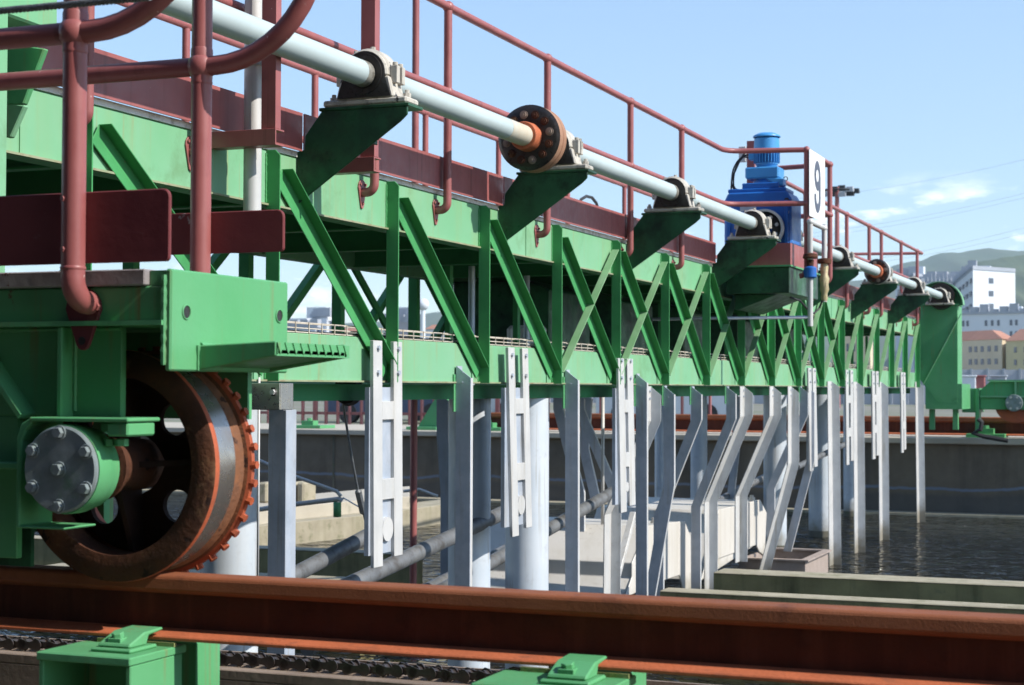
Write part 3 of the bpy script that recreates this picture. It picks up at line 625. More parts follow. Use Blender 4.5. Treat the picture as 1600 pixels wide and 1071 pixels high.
for i, y in enumerate(py_+far_):
    if p0post is None:
        b = MB(); b.tube([(HX, y, HT)]+foot(b, HX, y, 1, FX), HR, 14); o = b.build('post', MR, t)
        for z_ in (HT, HM):
            b = MB(); b.ball((HX, y, z_), .026, 14); b.build('ball_joint', MR, o)
        pr = [(a_.y, a_.z) for a_ in arc((0, 0, .808), Y, Z, .034, 0, pi, 7)]+[(a_.y, a_.z) for a_ in arc((0, 0, .735), Y, Z, .012, pi*1.15, pi*1.85, 3)]
        b = MB(); b.prism([(FX+.001, y+a_, c_) for a_, c_ in pr], (.006, 0, 0)); b.build('foot_plate', MR, o, .001)
        for dz, dy_ in ((.745, 0), (.822, .022), (.822, -.022)):
            b = MB(); b.hexb((FX+.007, y+dy_, dz), X, .006, .006); b.build('bolt', MR, o)
        p0post = o; y00 = y
    else:
        o = p0post.copy(); SC.collection.objects.link(o); o.parent = t; o.location = p0post.location+Vector((0, y-y00, 0)); o['_w'] = list(Vector(p0post['_w'])+Vector((0, y-y00, 0)))
        for c_ in kids(p0post):
            d_ = c_.copy(); SC.collection.objects.link(d_); d_.parent = o
for (x_, y_) in ((CX, CYa), (CX, CYb)):
    b = MB(); b.tube([(x_, y_, HT), (x_, y_, .85)]+[(p.x, p.y, p.z) for p in arc((x_-.05, y_, .85), X, -Z, .05, 0, pi/2, 5)], HR, 14); o = b.build('post', MR, t)
    for z_ in (HT, HM): b = MB(); b.ball((x_, y_, z_), .026, 14); b.build('ball_joint', MR, o)
t = thing('guard_rail', (BX, 12, .8), 'maroon pipe railing along the far edge of the walkway', 'railing')
for z_, nm in ((HT, 'top_rail'), (HM, 'mid_rail')):
    b = MB(); b.tube([(BX, 3.3, z_), (BX, 21.3, z_)], HR, 12); b.build(nm, MR, t)
f0 = None
for y in [4.0, 5.4, 6.798, 8.068, 9.5, 10.7, 12.1, 13.5, 14.9, 16.3, 17.7, 19.1, 20.4, 21.3]:
    if f0 is None:
        b = MB(); b.tube([(BX, y, HT), (BX, y, .85)], HR, 12); f0 = b.build('post', MR, t); b = MB(); b.ball((BX, y, HT), .026, 12); b.build('ball_joint', MR, f0); fy = y
    else:
        o = f0.copy(); SC.collection.objects.link(o); o.parent = t; o.location = f0.location+Vector((0, y-fy, 0))
        for c_ in kids(f0): d_ = c_.copy(); SC.collection.objects.link(d_); d_.parent = o

# channel columns with arms
for i, (px, py, yy, lab) in enumerate([(419, 229, 5.03, 'maroon channel column beside the white pipe at upper left'), (577, 265, None, 'maroon channel column rising just behind the nearest shaft bearing'), (1172, 415, 12.6, 'short maroon channel column behind the blue motor')]):
    if yy is None: yy = U(px, py, x=-2.88).y
    x_ = -2.88 if i < 2 else -3.05; top = 2.4 if i < 2 else 1.88
    t = thing('steel_column', (x_, yy, .82), lab, 'column', 'maroon channel columns on the walkway edge')
    b = MB(); hw = .03 if i else .028
    b.sweep((x_, yy, .875), (x_, yy, top), [(-hw, -.018), (hw, -.018), (hw, .018), (hw-.006, .018), (hw-.006, -.012), (-hw+.006, -.012), (-hw+.006, .018), (-hw, .018)], X, Y); b.build('column', MR, t, .001)
    if i < 2:
        b = MB(); b.sweep((FX+.0, yy, .845), (x_+.035, yy, .845), [(-.03, -.028), (.03, -.028), (.03, -.022), (-.024, -.022), (-.024, .022), (.03, .022), (.03, .028), (-.03, .028)], Y, Z); b.build('arm', MR, t, .001)
    else:
        b = MB(); b.box(x_-.09, x_-.035, yy-.03, yy, 1.72, 1.84); b.build('junction_box', GAW, t, .004)
t = thing('white_pipe', (-2.93, 5.08, .5), 'white vertical pipe standing beside the maroon column at upper left', 'pipe')
wx = U(395, 200, y=5.08).x
b = MB(); b.tube([(wx, 5.08, .55), (wx, 5.08, 2.4)], .031, 20); b.build('pipe', GAW, t)
for z_ in (U(405, 97, y=5.08).z, .86):
    b = MB(); b.lathe((wx, 5.08, z_-.012), Z, [(0, .031), (0, .036), (.024, .036), (.024, .031)], 20); b.box(wx, wx+.07, 5.07, 5.09, z_-.008, z_+.008); b.build('clamp', GA, t)

def bead(p0, p1, r_, parent, m_=GR, seed=1):
    p0 = Vector(p0); p1 = Vector(p1); rd = random.Random(seed); n = max(6, int((p1-p0).length/.006))
    b = MB(); b.tube([p0.lerp(p1, i/n) for i in range(n+1)], [r_*(.75+.5*rd.random()) for _ in range(n+1)], 7); b.build('weld_bead', m_, parent)
bead((XE-.014, YA-.003, zpb+.01), (XE-.014, YA-.003, zt-.01), .0055, ec, GR, 3)
bead((XE+.001, ya+.002, zb1), (XE+.001, ya+.002, zt1), .005, ec, GR, 4); bead((XE+.001, ya+.01, zt1+.001), (XE+.001, yb2-.03, zt1+.001), .004, ec, GR, 5)
bead((xr+.009, YA+.029, zs+.01), (xr+.009, YA+.029, zb-.005), .004, ec, GR, 6); bead((xr-.006, YA+.029, zs+.01), (xr-.006, YA+.029, zb-.005), .004, ec, GR, 7)
bead((-2.2, YA+.028, zb-.004), (U(190, 560, y=YA+.03).x, YA+.028, zb-.004), .004, ec, GR, 8)
for k in range(5, 12):
    bead((FX+.002, yk(k)-.003, .03), (FX+.002, yk(k)-.003, .2), .004, br, GTM, k); bead((FX+.002, yk(k)-.003, .67), (FX+.002, yk(k)-.003, .85), .004, br, GTM, k+20)
# ------------------------------------------------------------------ shaft, bearings, brackets
SX, SZ, SR = -2.82, 1.160, .0475
t = thing('drive_shaft', (SX, 12, SZ), 'long pale painted drive shaft running above the bridge through all bearings', 'shaft')
for a, c in ((2.6, 7.36), (7.43, 11.98), (12.5, 21.75)):
    b = MB(); b.tube([(SX, a, SZ), (SX, c, SZ)], SR, 28); b.build('shaft_tube', WH, t)
RO2 = mat('dull_tan_rust', (.3, .15, .085), (.36, .2, .12), .7, scale=9, grime=((.16, .07, .04), .55, 18), bump=.3)
GRM = mat('greasy_shaft', (.3, .29, .25), (.12, .11, .09), .4, scale=30, grime=((.03, .028, .025), .5, 40))
def coupling(y, r=.154, far=False):
    b = MB(); b.lathe((SX, y, SZ), Y, [(0, .06), (0, r*.86), (.006, r*.93), (.012, r)], 48); cp = b.build('coupling', BK, t)
    b = MB(); b.lathe((SX, y, SZ), Y, [(.012, r), (.05, r), (.056, r*.96), (.062, r*.96), (.068, r), (.1, r), (.106, r*.95), (.106, .04)], 48); b.build('coupling_rim', RO2 if not far else GAW, cp)
    b = MB(); b.lathe((SX, y, SZ), Y, [(-.065, SR), (-.065, .062), (-.06, .066), (.0, .068)], 32); b.build('coupling_hub', RO, cp)
    for i in range(12):
        a = i*pi/6+.2; c = (SX+.108*r/.154*cos(a), y, SZ+.108*r/.154*sin(a)); b = MB(); b.lathe(c, -Y, [(-.001, .02), (.003, .02), (.003, .0135), (.012, .0135), (.012, .005), (.016, .005), (.016, 0)], 12); b.build('bolt', RD if i % 3 else WDB, cp)
b = MB(); b.tube([(SX, 7.0, SZ), (SX, 7.24, SZ)], SR+.0007, 28); b.build('stained_sleeve', mat('rust_stained_paint', (.52, .52, .45), (.5, .42, .3), .5, scale=7, grime=((.45, .3, .18), .56, 12)), t)
for yb_ in BRK:
    for a, c in ((yb_-.05, yb_+.0), (yb_+.115, yb_+.15)):
        b = MB(); b.lathe((SX, a, SZ), Y, [(0, SR), (.006, SR+.0012), (c-a, SR+.0016)], 24); b.build('grease_ring', GRM, t)
coupling(7.30); coupling(16.86, .125, True)
b = MB(); b.lathe((SX, 9.5-4.6, SZ), Y, [(0, SR), (.0, SR+.0), (.04, SR)], 12)
gx = FX+.004
g0 = U(469, 307, y=5.608); tipz = SZ-.128
def make_bracket():
    y = BRK[0]; t = thing('bearing_bracket', (FX, y, .70), 'x', 'bracket', 'green brackets carrying the shaft bearings')
    b = MB(); b.prism([(gx, y, .695), (gx+.008, y, .69), (-2.67, y, tipz-.055), (-2.642, y, tipz-.03), (-2.642, y, tipz), (-2.995, y, tipz), (-3.065, y, tipz-.09), (-3.068, y, .89), (gx, y, .885)], (0, .010, 0)); b.build('gusset', GD, t, .002)
    b = MB(); b.prism([(-3.0, y+.011, tipz), (-2.66, y+.011, tipz), (-2.8, y+.011, tipz-.16), (-2.9, y+.011, tipz-.16)], (0, .09, 0)) if False else b.box(-2.83, -2.82, y+.011, y+.12, tipz-.12, tipz); b.build('stiffener', GD, t, .002)
    b = MB(); b.box(-3.005, -2.635, y-.004, y+.125, tipz, tipz+.012); b.build('top_plate', GD, t, .002)
    return t
def make_block():
    y = BRK[0]+.005; z0 = tipz+.0145; t = thing('pillow_block', (SX, y, z0), 'x', 'bearing', 'pillow block bearings on the shaft')
    # lower half and cap: arched profile with a collar
    def arch(r, zc, zb, hw, n=14): return [(SX-hw, zb)]+[(p.x, p.z) for p in arc((SX, 0, zc), -X, Z, r, 0, pi, n)]+[(SX+hw, zb)]
    b = MB(); b.box(SX-.172, SX+.172, y-.002, y+.11, z0, z0+.024); b.prism([(SX-.12, y, z0+.024), (SX+.12, y, z0+.024), (SX+.1, y, SZ-.01), (SX-.1, y, SZ-.01)], (0, .10, 0)); base = b.build('housing_base', HS, t, .006)
    b = MB(); pts = [(SX-.1, SZ-.009)]+[(p.x, p.z) for p in arc((SX, 0, SZ), -X, Z, .1, 0, pi, 16)]+[(SX+.1, SZ-.009)]
    b.prism([(a_, y+.015, c_) for a_, c_ in pts], (0, .07, 0)); pts = [(SX+(a_-SX)*.93, SZ+(c_-SZ)*.93 if c_ > SZ else c_) for a_, c_ in pts]
    b.prism([(a_, y-.004, c_) for a_, c_ in pts], (0, .108, 0)); cap = b.build('housing_cap', HS, t, .006)
    b = MB(); b.lathe((SX, y-.012, SZ), Y, [(.006, SR), (0, .058), (.0, .076), (.02, .08)], 32); b.build('seal', BK, t)
    b = MB(); b.prism([(SX-.11, y-.0072, z0+.026), (SX+.112, y-.0072, z0+.026), (SX+.088, y-.0072, SZ-.02)]+[(p.x, y-.0072, p.z) for p in arc((SX, 0, SZ), X, Z, .086, -.1, pi+.1, 14)]+[(SX-.088, y-.0072, SZ-.02)], (0, .003, 0)); b.build('grease_face', BK, base)
    for sx_ in (-1, 1):
        for dy_ in (.03, .075):
            b = MB(); b.box(SX+sx_*.112-.014, SX+sx_*.112+.014, y+dy_-.013, y+dy_+.013, SZ-.035, SZ+.03); b.hexb((SX+sx_*.112, y+dy_, SZ+.03), Z, .011, .014); b.build('cap_bolt', HS, cap, .002)
        b = MB(); b.hexb((SX+sx_*.152, y+.05, z0+.024), Z, .015, .018); b.hexb((SX+sx_*.152, y+.05, z0+.042), Z, .009, .012); b.build('foot_bolt', HS, base, .001)
    b = MB(); b.hexb((SX+.01, y+.05, SZ+.098), Z, .01, .012); b.build('grease_nipple', HS, cap)
    b = MB(); b.hexb((SX-.05, y+.03, SZ+.084), Z, .008, .012); b.build('grease_nipple', HS, cap)
    return t
bt = make_bracket(); bb = make_block()
wheres = ['nearest to the camera', 'behind the big bolted coupling', 'third from the camera, before the blue motor', 'directly in front of the blue gearbox', 'hidden behind the number sign', 'first beyond the number sign', 'under the small far coupling', 'last before the far green drum cover', 'at the far end inside the drum cover']
for i, y in enumerate(BRK):
    d = (0, y-BRK[0], 0)
    if i == 0: a, c = bt, bb
    else:
        a = dup(bt, d) if i != 8 else None; c = dup(bb, d)
    if a: a['label'] = 'dark oily green shaft bracket, '+wheres[i]
    c['label'] = 'grimy grey pillow block bearing, '+wheres[i]

# ------------------------------------------------------------------ motor platform, gear motor, sign
PX = U(1230, 430, y=CYa).x; pz0, pz1 = .665, .862
t = thing('motor_platform', (-2.85, 12.2, pz0), 'green box platform with maroon edging below the blue motor', 'platform')
b = MB(); b.box(FX+.06, PX+.04, 11.82, 12.82, pz0+.01, pz1); b.build('platform_box', GD, t, .004)
b = MB(); b.box(FX+.06, PX+.055, 11.80, 12.84, pz1, pz1+.012); b.build('platform_plate', GR, t)
b = MB(); b.box(U(1165, 400, y=CYa).x, PX+.045, 11.83, 11.838, pz1+.013, 1.03); b.box(PX+.037, PX+.045, 11.838, 12.80, pz1+.013, 1.03); b.build('toe_board', MR, t)
b = MB(); b.prism([(FX+.1, 11.9, pz0-.10), (PX-.35, 11.9, pz0-.10), (PX-.06, 11.9, pz0+.009), (FX+.1, 11.9, pz0+.009)], (0, .8, 0)); b.build('under_frame', GD, t, .004)
gy = 12.28
def g(px, py): return U(px, py, y=gy)
t = thing('gear_motor', (-2.88, gy, 1.03), 'blue gear motor standing upright on the platform beside the number sign', 'motor')
gl, gr_ = g(1140, 350).x, g(1244, 350).x; gz = g(1200, 303).z; gzb = 1.0
gc = (gl+gr_)/2
b = MB(); ch = .06; b.prism([(gl, gy-.16, gzb), (gr_, gy-.16, gzb), (gr_, gy-.16, gz-ch), (gr_-ch*.6, gy-.16, gz), (gl+ch*.5, gy-.16, gz), (gl, gy-.16, gz-ch)], (0, .34, 0)); gb = b.build('gearbox', BL, t, .012)
b = MB(); b.lathe((SX, gy-.2, SZ), Y, [(0, .05), (0, .115), (.008, .128), (.04, .13)], 40); b.build('output_flange', BK, gb)
b = MB(); b.lathe((SX, gy-.235, SZ), Y, [(0, .122), (-.004, .136), (.0, .14), (.034, .14), (.034, .136)], 40); b.build('guard_ring', GAW, gb)
for i in range(8):
    a = i*pi/4+.3; b = MB(); b.hexb((SX+.09*cos(a), gy-.2, SZ+.09*sin(a)), -Y, .014, .015); b.build('bolt', GAW, gb)
for i in range(4):
    b = MB(); zc = gzb+.05+i*.1; b.lathe((gr_-.035, gy-.161, gzb+.11+i*.085), -Y, [(0, .0), (.002, .018), (-.01, .02)], 16); b.build('bore', BK if i != 2 else GAW, gb)
b = MB(); b.box(g(1144, 303).x, g(1234, 303).x, gy-.13, gy+.14, gz, g(1200, 297).z); b.box(g(1165, 290).x, g(1222, 290).x, gy-.11, gy+.12, g(1200, 297).z, g(1200, 288).z); b.build('gearbox_cover', BL, t, .006)
mcx = g(1198, 250).x
b = MB(); b.lathe((mcx, gy, g(1198, 289).z), Z, [(0, .1), (.02, .1), (.03, .085), (.1, .085)], 32); b.build('input_neck', BL, t)
zc0, zc1 = g(1198, 281).z, g(1198, 263).z
b = MB(); a0 = g(1169, 270).x; a1 = g(1221, 270).x; b.prism([(a0, gy-.1, zc0), (a1, gy-.1, zc0), (a1+.0, gy-.1, zc1), (a0, gy-.1, zc1)], (0, .2, 0)); b.prism([(a1-.1, gy-.101, zc0), (a1+.03, gy-.101, zc0-.0), (a1+.035, gy-.101, zc0-.06), (a1-.02, gy-.101, zc0-.06)], (0, .12, 0)); ad = b.build('adapter', BLL, t, .01)
b = MB(); b.lathe((a1+.03, gy, zc0+.0), (0, 1, .2), [(0, .012), (.006, .018), (.012, .012)], 14, closed=True); b.build('lifting_eye', RUB, ad)
b = MB(); zm0 = g(1198, 258).z; zm1 = g(1198, 217).z; mr = .088
b.lathe((mcx, gy, zm0), Z, [(-.02, .05), (-.02, .07), (0, mr*.9), (0, mr*.93), (.01, mr*.93), (.012, mr*.76), (zm1-zm0, mr*.76), (zm1-zm0, 0)], 36); mo = b.build('motor_body', BLL, t)
b = MB()
for i in range(26):
    a = i*2*pi/26; d = Vector((cos(a), sin(a), 0)); q = Vector((-sin(a), cos(a), 0)); c = Vector((mcx, gy, zm0+.012))
    b.prism([c+d*mr*.7+q*.0025, c+d*(mr+.008)+q*.0025, c+d*(mr+.008)-q*.0025, c+d*mr*.7-q*.0025], (0, 0, (zm1-zm0)*.52))
b.build('cooling_fins', BLL, mo)
b = MB(); zz = zm0+(zm1-zm0)*.58; b.lathe((mcx, gy, zz), Z, [(0, mr*.9), (0, mr+.006), (zm1-zz-.005, mr+.004), (zm1-zz+.005, mr*.9)], 36); b.build('fan_cowl', BLL, mo)
b = MB(); ztc = g(1198, 214).z; b.lathe((mcx, gy, ztc-.004), Z, [(-.004, mr+.008), (0, mr+.014), (.012, mr+.008), (.028, mr*.72), (.034, 0)], 36); b.lathe((mcx, gy, ztc-.02), Z, [(0, .03), (.02, .03)], 12); b.build('rain_cap', BLL, mo)
b = MB(); b.box(mcx-mr-.04, mcx-mr+.01, gy-.04, gy+.04, g(1200, 250).z, g(1200, 236).z); b.build('terminal_box', BLL, mo, .005)
b = MB(); b.box(gl+.12, gl+.24, gy-.163, gy-.1605, gz-.14, gz-.08); b.build('data_plate', GA, gb)
for sx_ in (gl+.02, gr_-.05):
    b = MB(); b.box(sx_, sx_+.03, gy-.175, gy-.1605, gzb+.02, gz-.07); b.build('casting_rib', BL, gb, .004)
# motor cables
for i, (a, h_) in enumerate(((0, .16), (.02, .12), (-.015, .2))):
    p = [g(1185, 248), g(1165, 243-4*i), g(1150, 262+3*i), g(1146-3*i, 285), g(1150, 296+3*i), g(1164, 297)]
    if i == 2: p = [g(1180, 250), g(1160, 246), g(1147, 262), g(1143, 285), g(1142, 320), g(1142, 350)]
    pts = []
    for q in range(len(p)-1):
        for s_ in range(5):
            u_ = s_/5; p0_, p1_, p2_, p3_ = p[max(0, q-1)], p[q], p[q+1], p[min(len(p)-1, q+2)]
            pts.append(.5*((2*p1_)+(p2_-p0_)*u_+(2*p0_-5*p1_+4*p2_-p3_)*u_**2+(3*p1_-p0_-3*p2_+p3_)*u_**3))
    b = MB(); b.tube(pts+[p[-1]], .0065, 8); b.build('power_cable', RUB, t)
b = MB(); b.tube([g(1142, 300), g(1142, 380)], .014, 10); b.build('conduit', GA, t)

# number sign
sxp = CX+.024
sa, sb_, sc_, sd_ = U(1264, 234, x=sxp), U(1288, 247, x=sxp), U(1284, 343, x=sxp), U(1259, 336, x=sxp)
sy0, sy1, sz0, sz1 = sa.y, sb_.y+.0, 1.225, 1.70
t = thing('number_sign', (sxp, (sy0+sy1)/2, sz0), 'white rectangular sign with a tall grey numeral 9 on the railing', 'sign')
b = MB(); b.box(sxp, sxp+.004, sy0, sy1, sz0, sz1); b.build('plate', SGN, t)
def nine(cy, cz, h, wd, st_):
    """stadium-shaped bowl on top, stem down the far side, hook at the foot; sign plane is YZ seen from +X"""
    def stad(cy, cz, hw, hh, n=10):
        pts = []
        for i in range(n+1): a = pi*i/n; pts.append((cy+hw*cos(a), cz+hh-hw+hw*sin(a)))
        for i in range(n+1): a = pi+pi*i/n; pts.append((cy+hw*cos(a), cz-hh+hw+hw*sin(a)))
        return pts
    b = MB(); bh = h*.29; bc = cz+h/2-bh
    o_ = stad(cy, bc, wd/2, bh); i_ = stad(cy, bc, wd/2-st_, bh-st_); n = len(o_)
    xx = sxp+.0055
    vs = [(xx, a, c) for a, c in o_+i_]; b.add(vs, [(k, (k+1) % n, n+(k+1) % n, n+k) for k in range(n)])
    # outer path: right side stem then bottom hook
    R_ = wd/2; zc = cz-h/2+R_; pts_o = [(cy+R_, bc)]; pts_i = [(cy+R_-st_, bc)]
    for i in range(13):
        a = -pi*i/12; pts_o.append((cy+R_*cos(a), zc+R_*sin(a))); pts_i.append((cy+(R_-st_)*cos(a), zc+(R_-st_)*sin(a)))
    pts_o.append((cy-R_, zc+.02)); pts_i.append((cy-R_+st_, zc+.02)); m_ = len(pts_o)
    b.add([(xx+.0005, a, c) for a, c in pts_o+pts_i], [(k, k+1, m_+k+1, m_+k) for k in range(m_-1)])
    return b
nine((sy0+sy1)/2, 1.46, .38, .225, .066).build('numeral', INK, t)

# sampling pipes with valves beside the sign
def vpipe(px, x_, ytop, ybot, lab, kind):
    a = U(px, 400, x=x_); y_ = a.y; zt_, zb_ = U(px, ytop, x=x_).z, U(px, ybot, x=x_).z
    t = thing('water_pipe', (x_, y_, zb_), lab, 'pipe', 'thin pipes with valves beside the number sign')
    b = MB(); b.tube([(x_, y_, zb_), (x_, y_, zt_)], .019, 14); b.build('pipe', GAW, t)
    if kind == 'blue':
        zz = U(px, 425, x=x_).z; b = MB(); b.lathe((x_, y_, zz-.05), Z, [(0, .02), (.01, .045), (.08, .045), (.09, .02)], 12); b.lathe((x_-.045, y_, zz), X, [(0, 0), (0, .025), (.02, .03)], 10); b.build('valve', BL, t, .004)
        zz = U(px, 400, x=x_).z; b = MB(); b.lathe((x_, y_, zz-.02), Z, [(0, .02), (0, .05), (.012, .055), (.02, .05), (.03, .05), (.04, .02)], 12); b.lathe((x_, y_, zz-.09), Z, [(0, .022), (.06, .026)], 10); b.build('handwheel', RD, t)
    else:
        zz = U(px, 408, x=x_).z; b = MB(); b.lathe((x_, y_, zz-.02), Z, [(0, .02), (0, .05), (.02, .055), (.035, .05), (.04, .02)], 12); b.build('handwheel', RD, t)
        b = MB(); pr = [(0, .018), (.03, .026), (.06, .022), (.09, .034), (.13, .03), (.17, .038), (.2, .026), (.26, .03), (.3, .022)]; b.lathe((x_, y_, zb_), Z, pr, 10); b.build('valve', BRS, t)
    return x_, y_, zt_
xa, ya1, za1 = vpipe(1266, CX+.03, 347, 510, 'thin white pipe with a blue valve below the number sign', 'blue')
xb, yb1, zb1_ = vpipe(1288, CX+.03, 351, 472, 'thin white pipe with corroded brass valve right of the blue valve', 'brass')
b = MB(); b.tube([(xa, ya1, za1), (xa, yb1, za1)], .019, 12); b.ball((xa, ya1, za1), .025, 12); b.ball((xa, yb1, za1), .025, 12); tag(b.build('pipe_elbow_run', GAW), 'short white elbow pipe joining the two thin pipes under the sign', 'pipe')
zh = U(1266, 496, x=CX+.03).z
b = MB(); b.tube([(xa, ya1, zh), (xa-2.2, ya1, zh)], .012, 10); tag(b.build('horizontal_pipe', GA), 'thin grey horizontal pipe crossing the lattice below the motor', 'pipe')
b = MB(); pts = [U(1285, 470, y=12.4), U(1280, 482, y=12.4), U(1272, 490, y=12.35), U(1262, 484, y=12.3), U(1250, 470, y=12.2), U(1235, 465, y=12.1)]; b.tube(pts, .008, 8); tag(b.build('hose', RUB), 'thin black hose hanging below the motor platform', 'hose')

# ------------------------------------------------------------------ hanging slotted hangers
LADL = []
def hanger(i, L0, L1, R0, R1, yt, ybt, dpx, lab, roller=True, rungs=None):
    hx = FX+.055
    y0, y1, y2, y3 = [U(p, 620, x=hx).y for p in (L0, L1, R0, R1)]
    zt_, zb_ = U(L0, yt, x=hx).z, U((L0+L1)/2, ybt, x=hx).z
    sh = U(L0+dpx, ybt, x=hx).y-U(L0, ybt, x=hx).y
    t = thing('slotted_hanger', (hx, (y0+y3)/2, zb_), lab, 'hanger', 'slotted hangers bolted to the lower chord')
    def strip(a, c, z1, z0, nm):
        b = MB(); s1 = sh*(zt_-z1)/(zt_-zb_); s0 = sh*(zt_-z0)/(zt_-zb_); b.prism([(hx, a+s1, z1), (hx, c+s1, z1), (hx, c+s0, z0), (hx, a+s0, z0)], (-.016, 0, 0)); return b.build(nm, GAW, t, .0015)
    strip(y0, y1, zt_, zb_, 'hanger_strip'); strip(y2, y3, zt_, zb_+.03, 'hanger_strip')
    H = zt_-zb_
    for u_, w_ in (rungs or ((.31, .075), (.66, .085))):
        strip(y1, y2, zt_-H*u_+w_/2, zt_-H*u_-w_/2, 'rung')
    if i < 3: b = MB(); b.box(hx-.036, hx-.0165, y0-.002, y3+.002, zb_+.05, .0); b.build('back_channel', GA, t)
    for a, c in ((y0, y1), (y2, y3)):
        for z_ in (.16, .06):
            b = MB(); b.hexb((hx, (a+c)/2+sh*.05, z_), X, .011, .01); b.build('bolt', GA, t)
    if roller:
        b = MB(); zr = zb_+H*.16; yc = (y1+y2)/2+sh*.85; b.tube([(hx-.075, yc, zr), (hx-.003, yc, zr)], (y2-y1)*.46, 20); b.build('roller', GAW, t)
hanger(0, 583, 597, 615, 628, 532, 887, 3, 'large white slotted hanger with roller, leftmost below the chord')
hanger(1, 794, 804, 816, 825, 543, 840, 8, 'white slotted hanger with roller in front of the second thick column')
hanger(2, 966, 975, 980, 989, 560, 802, 5, 'white slotted hanger just left of the bent struts', True)
hanger(3, 1263, 1268, 1270, 1275, 575, 737, 3, 'narrow white hanger right of the bent struts', False)
hanger(4, 1322, 1326, 1329, 1333, 578, 727, 1, 'narrow white hanger between the first two straight far posts', False)
hanger(5, 1363, 1367, 1369, 1373, 580, 718, 1, 'narrow white hanger between the second and third straight far posts', False)
hanger(6, 1408, 1411, 1412, 1415, 582, 708, 1, 'narrow white hanger left of the farthest straight post', False)

# straight and bent angle posts
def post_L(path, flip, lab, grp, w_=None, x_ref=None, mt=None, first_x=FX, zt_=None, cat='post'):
    mt = mt or (GAM if flip else GA)
    yc = U(path[0][0], path[0][1], x=first_x+.045).y
    P = [U(a, c, y=yc) for a, c in path]
    if 0: pass
    t = thing('angle_post', (P[0].x, yc, P[-1].z), lab, cat, grp)
    hw = (w_ or (.072 if yc < 9.5 else .07 if yc < 15 else .078))/2
    L_ = [Vector((p.x-hw, yc, p.z)) for p in P]; R_ = [Vector((p.x+hw, yc, p.z)) for p in P]
    L_[0].z += .0; R_[0].z -= .055
    b = MB(); b.v = []; n = len(P)
    vs = L_+R_+[v+Y*.006 for v in L_]+[v+Y*.006 for v in R_]
    fs = []
    for i in range(n-1):
        fs += [(i, i+1, n+i+1, n+i), (2*n+i, 3*n+i, 3*n+i+1, 2*n+i+1), (i, 2*n+i, 2*n+i+1, i+1), (n+i, n+i+1, 3*n+i+1, 3*n+i)]
    fs += [(0, n, 3*n, 2*n), (n-1, 2*n-1+0, 4*n-1, 3*n-1)]
    b.add(vs, fs); b.build('web', mt, t)
    s_ = -1 if flip else 1; b = MB(); q = Y*s_*(.052 if not flip else .13 if yc < 15 else .19); o_ = Y*(0.0061 if s_ > 0 else -.0001)
    vs = [v+o_ for v in L_]+[v+o_+q for v in L_]+[v+o_+X*.006 for v in L_]+[v+o_+q+X*.006 for v in L_]
    fs = []
    for i in range(n-1): fs += [(i, i+1, n+i+1, n+i), (2*n+i, 3*n+i, 3*n+i+1, 2*n+i+1), (i, 2*n+i, 2*n+i+1, i+1), (n+i, n+i+1, 3*n+i+1, 3*n+i)]
    fs += [(0, n, 3*n, 2*n), (n-1, 2*n-1, 4*n-1, 3*n-1)]
    b.add(vs, fs); b.build('flange', GAW if flip else mt, t)
    if not flip:
        b = MB(); vs = [v+Y*.0061-X*.004 for v in R_]+[v+Y*.03-X*.004 for v in R_]+[v+Y*.0061 for v in R_]+[v+Y*.03 for v in R_]; b.add(vs, fs); b.build('flange', GAW, t)
    if first_x == FX:
        b = MB(); zq = min(.0, L_[0].z-.06); b.box(L_[0].x-.008, L_[0].x-.002, yc-.02, yc+.05, -.11, min(.06, L_[0].z)); b.build('mounting_tab', GR, t)
        for z_ in (L_[0].z-.03, L_[0].z-.075):
            b = MB()
            if flip: b.hexb((L_[0].x+.006, yc-.026, z_), X, .009, .008)
            else: b.hexb((L_[0].x+.03, yc, z_), -Y, .005, .003)
            b.build('bolt', GA, t)
    return t
SG = 'straight angle posts hanging from the lower chord'; BG_ = 'bent angle struts hanging from the lower chord'
post_L([(724, 572), (722, 1000)], False, 'grey angle post right of the leftmost slotted hanger, nearest straight post', SG)
post_L([(893, 578), (893, 1000)], False, 'grey angle post between the two white columns and the pale hood', SG)
post_L([(1002, 584), (1002, 1000)], False, 'grey angle post standing in front of the pale hood end', SG)
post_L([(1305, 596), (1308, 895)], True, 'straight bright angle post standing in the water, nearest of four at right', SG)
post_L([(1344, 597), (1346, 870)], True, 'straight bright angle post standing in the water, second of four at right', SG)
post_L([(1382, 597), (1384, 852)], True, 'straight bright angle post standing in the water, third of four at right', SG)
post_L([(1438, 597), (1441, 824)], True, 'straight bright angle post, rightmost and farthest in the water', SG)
post_L([(1024, 604), (1024, 658), (962, 803), (960, 1000)], True, 'bent angle strut immediately behind the straight post at the hood', BG_)
post_L([(1045, 603), (1045, 758), (1010, 960)], False, 'bent angle strut with low knee, leaning before the nearer hood end', BG_)
post_L([(1088, 604), (1088, 656), (1029, 806), (1028, 1000)], False, 'bent angle strut with high knee, second from left', BG_)
post_L([(1142, 604), (1142, 655), (1087, 792), (1087, 925)], False, 'dark bent angle strut with high knee left of the farther hood', BG_)
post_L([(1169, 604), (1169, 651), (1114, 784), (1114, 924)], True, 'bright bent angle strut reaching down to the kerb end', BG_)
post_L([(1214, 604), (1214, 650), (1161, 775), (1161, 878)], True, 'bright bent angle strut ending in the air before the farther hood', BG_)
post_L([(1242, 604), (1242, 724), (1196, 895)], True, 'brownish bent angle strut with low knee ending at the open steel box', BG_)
post_L([(1256, 604), (1256, 649), (1204, 763), (1204, 840)], False, 'slim bent angle strut behind the low-kneed one', BG_)
post_L([(1266, 604), (1266, 721), (1230, 862)], False, 'dark bent angle strut with low knee, rightmost of the bent ones', BG_)
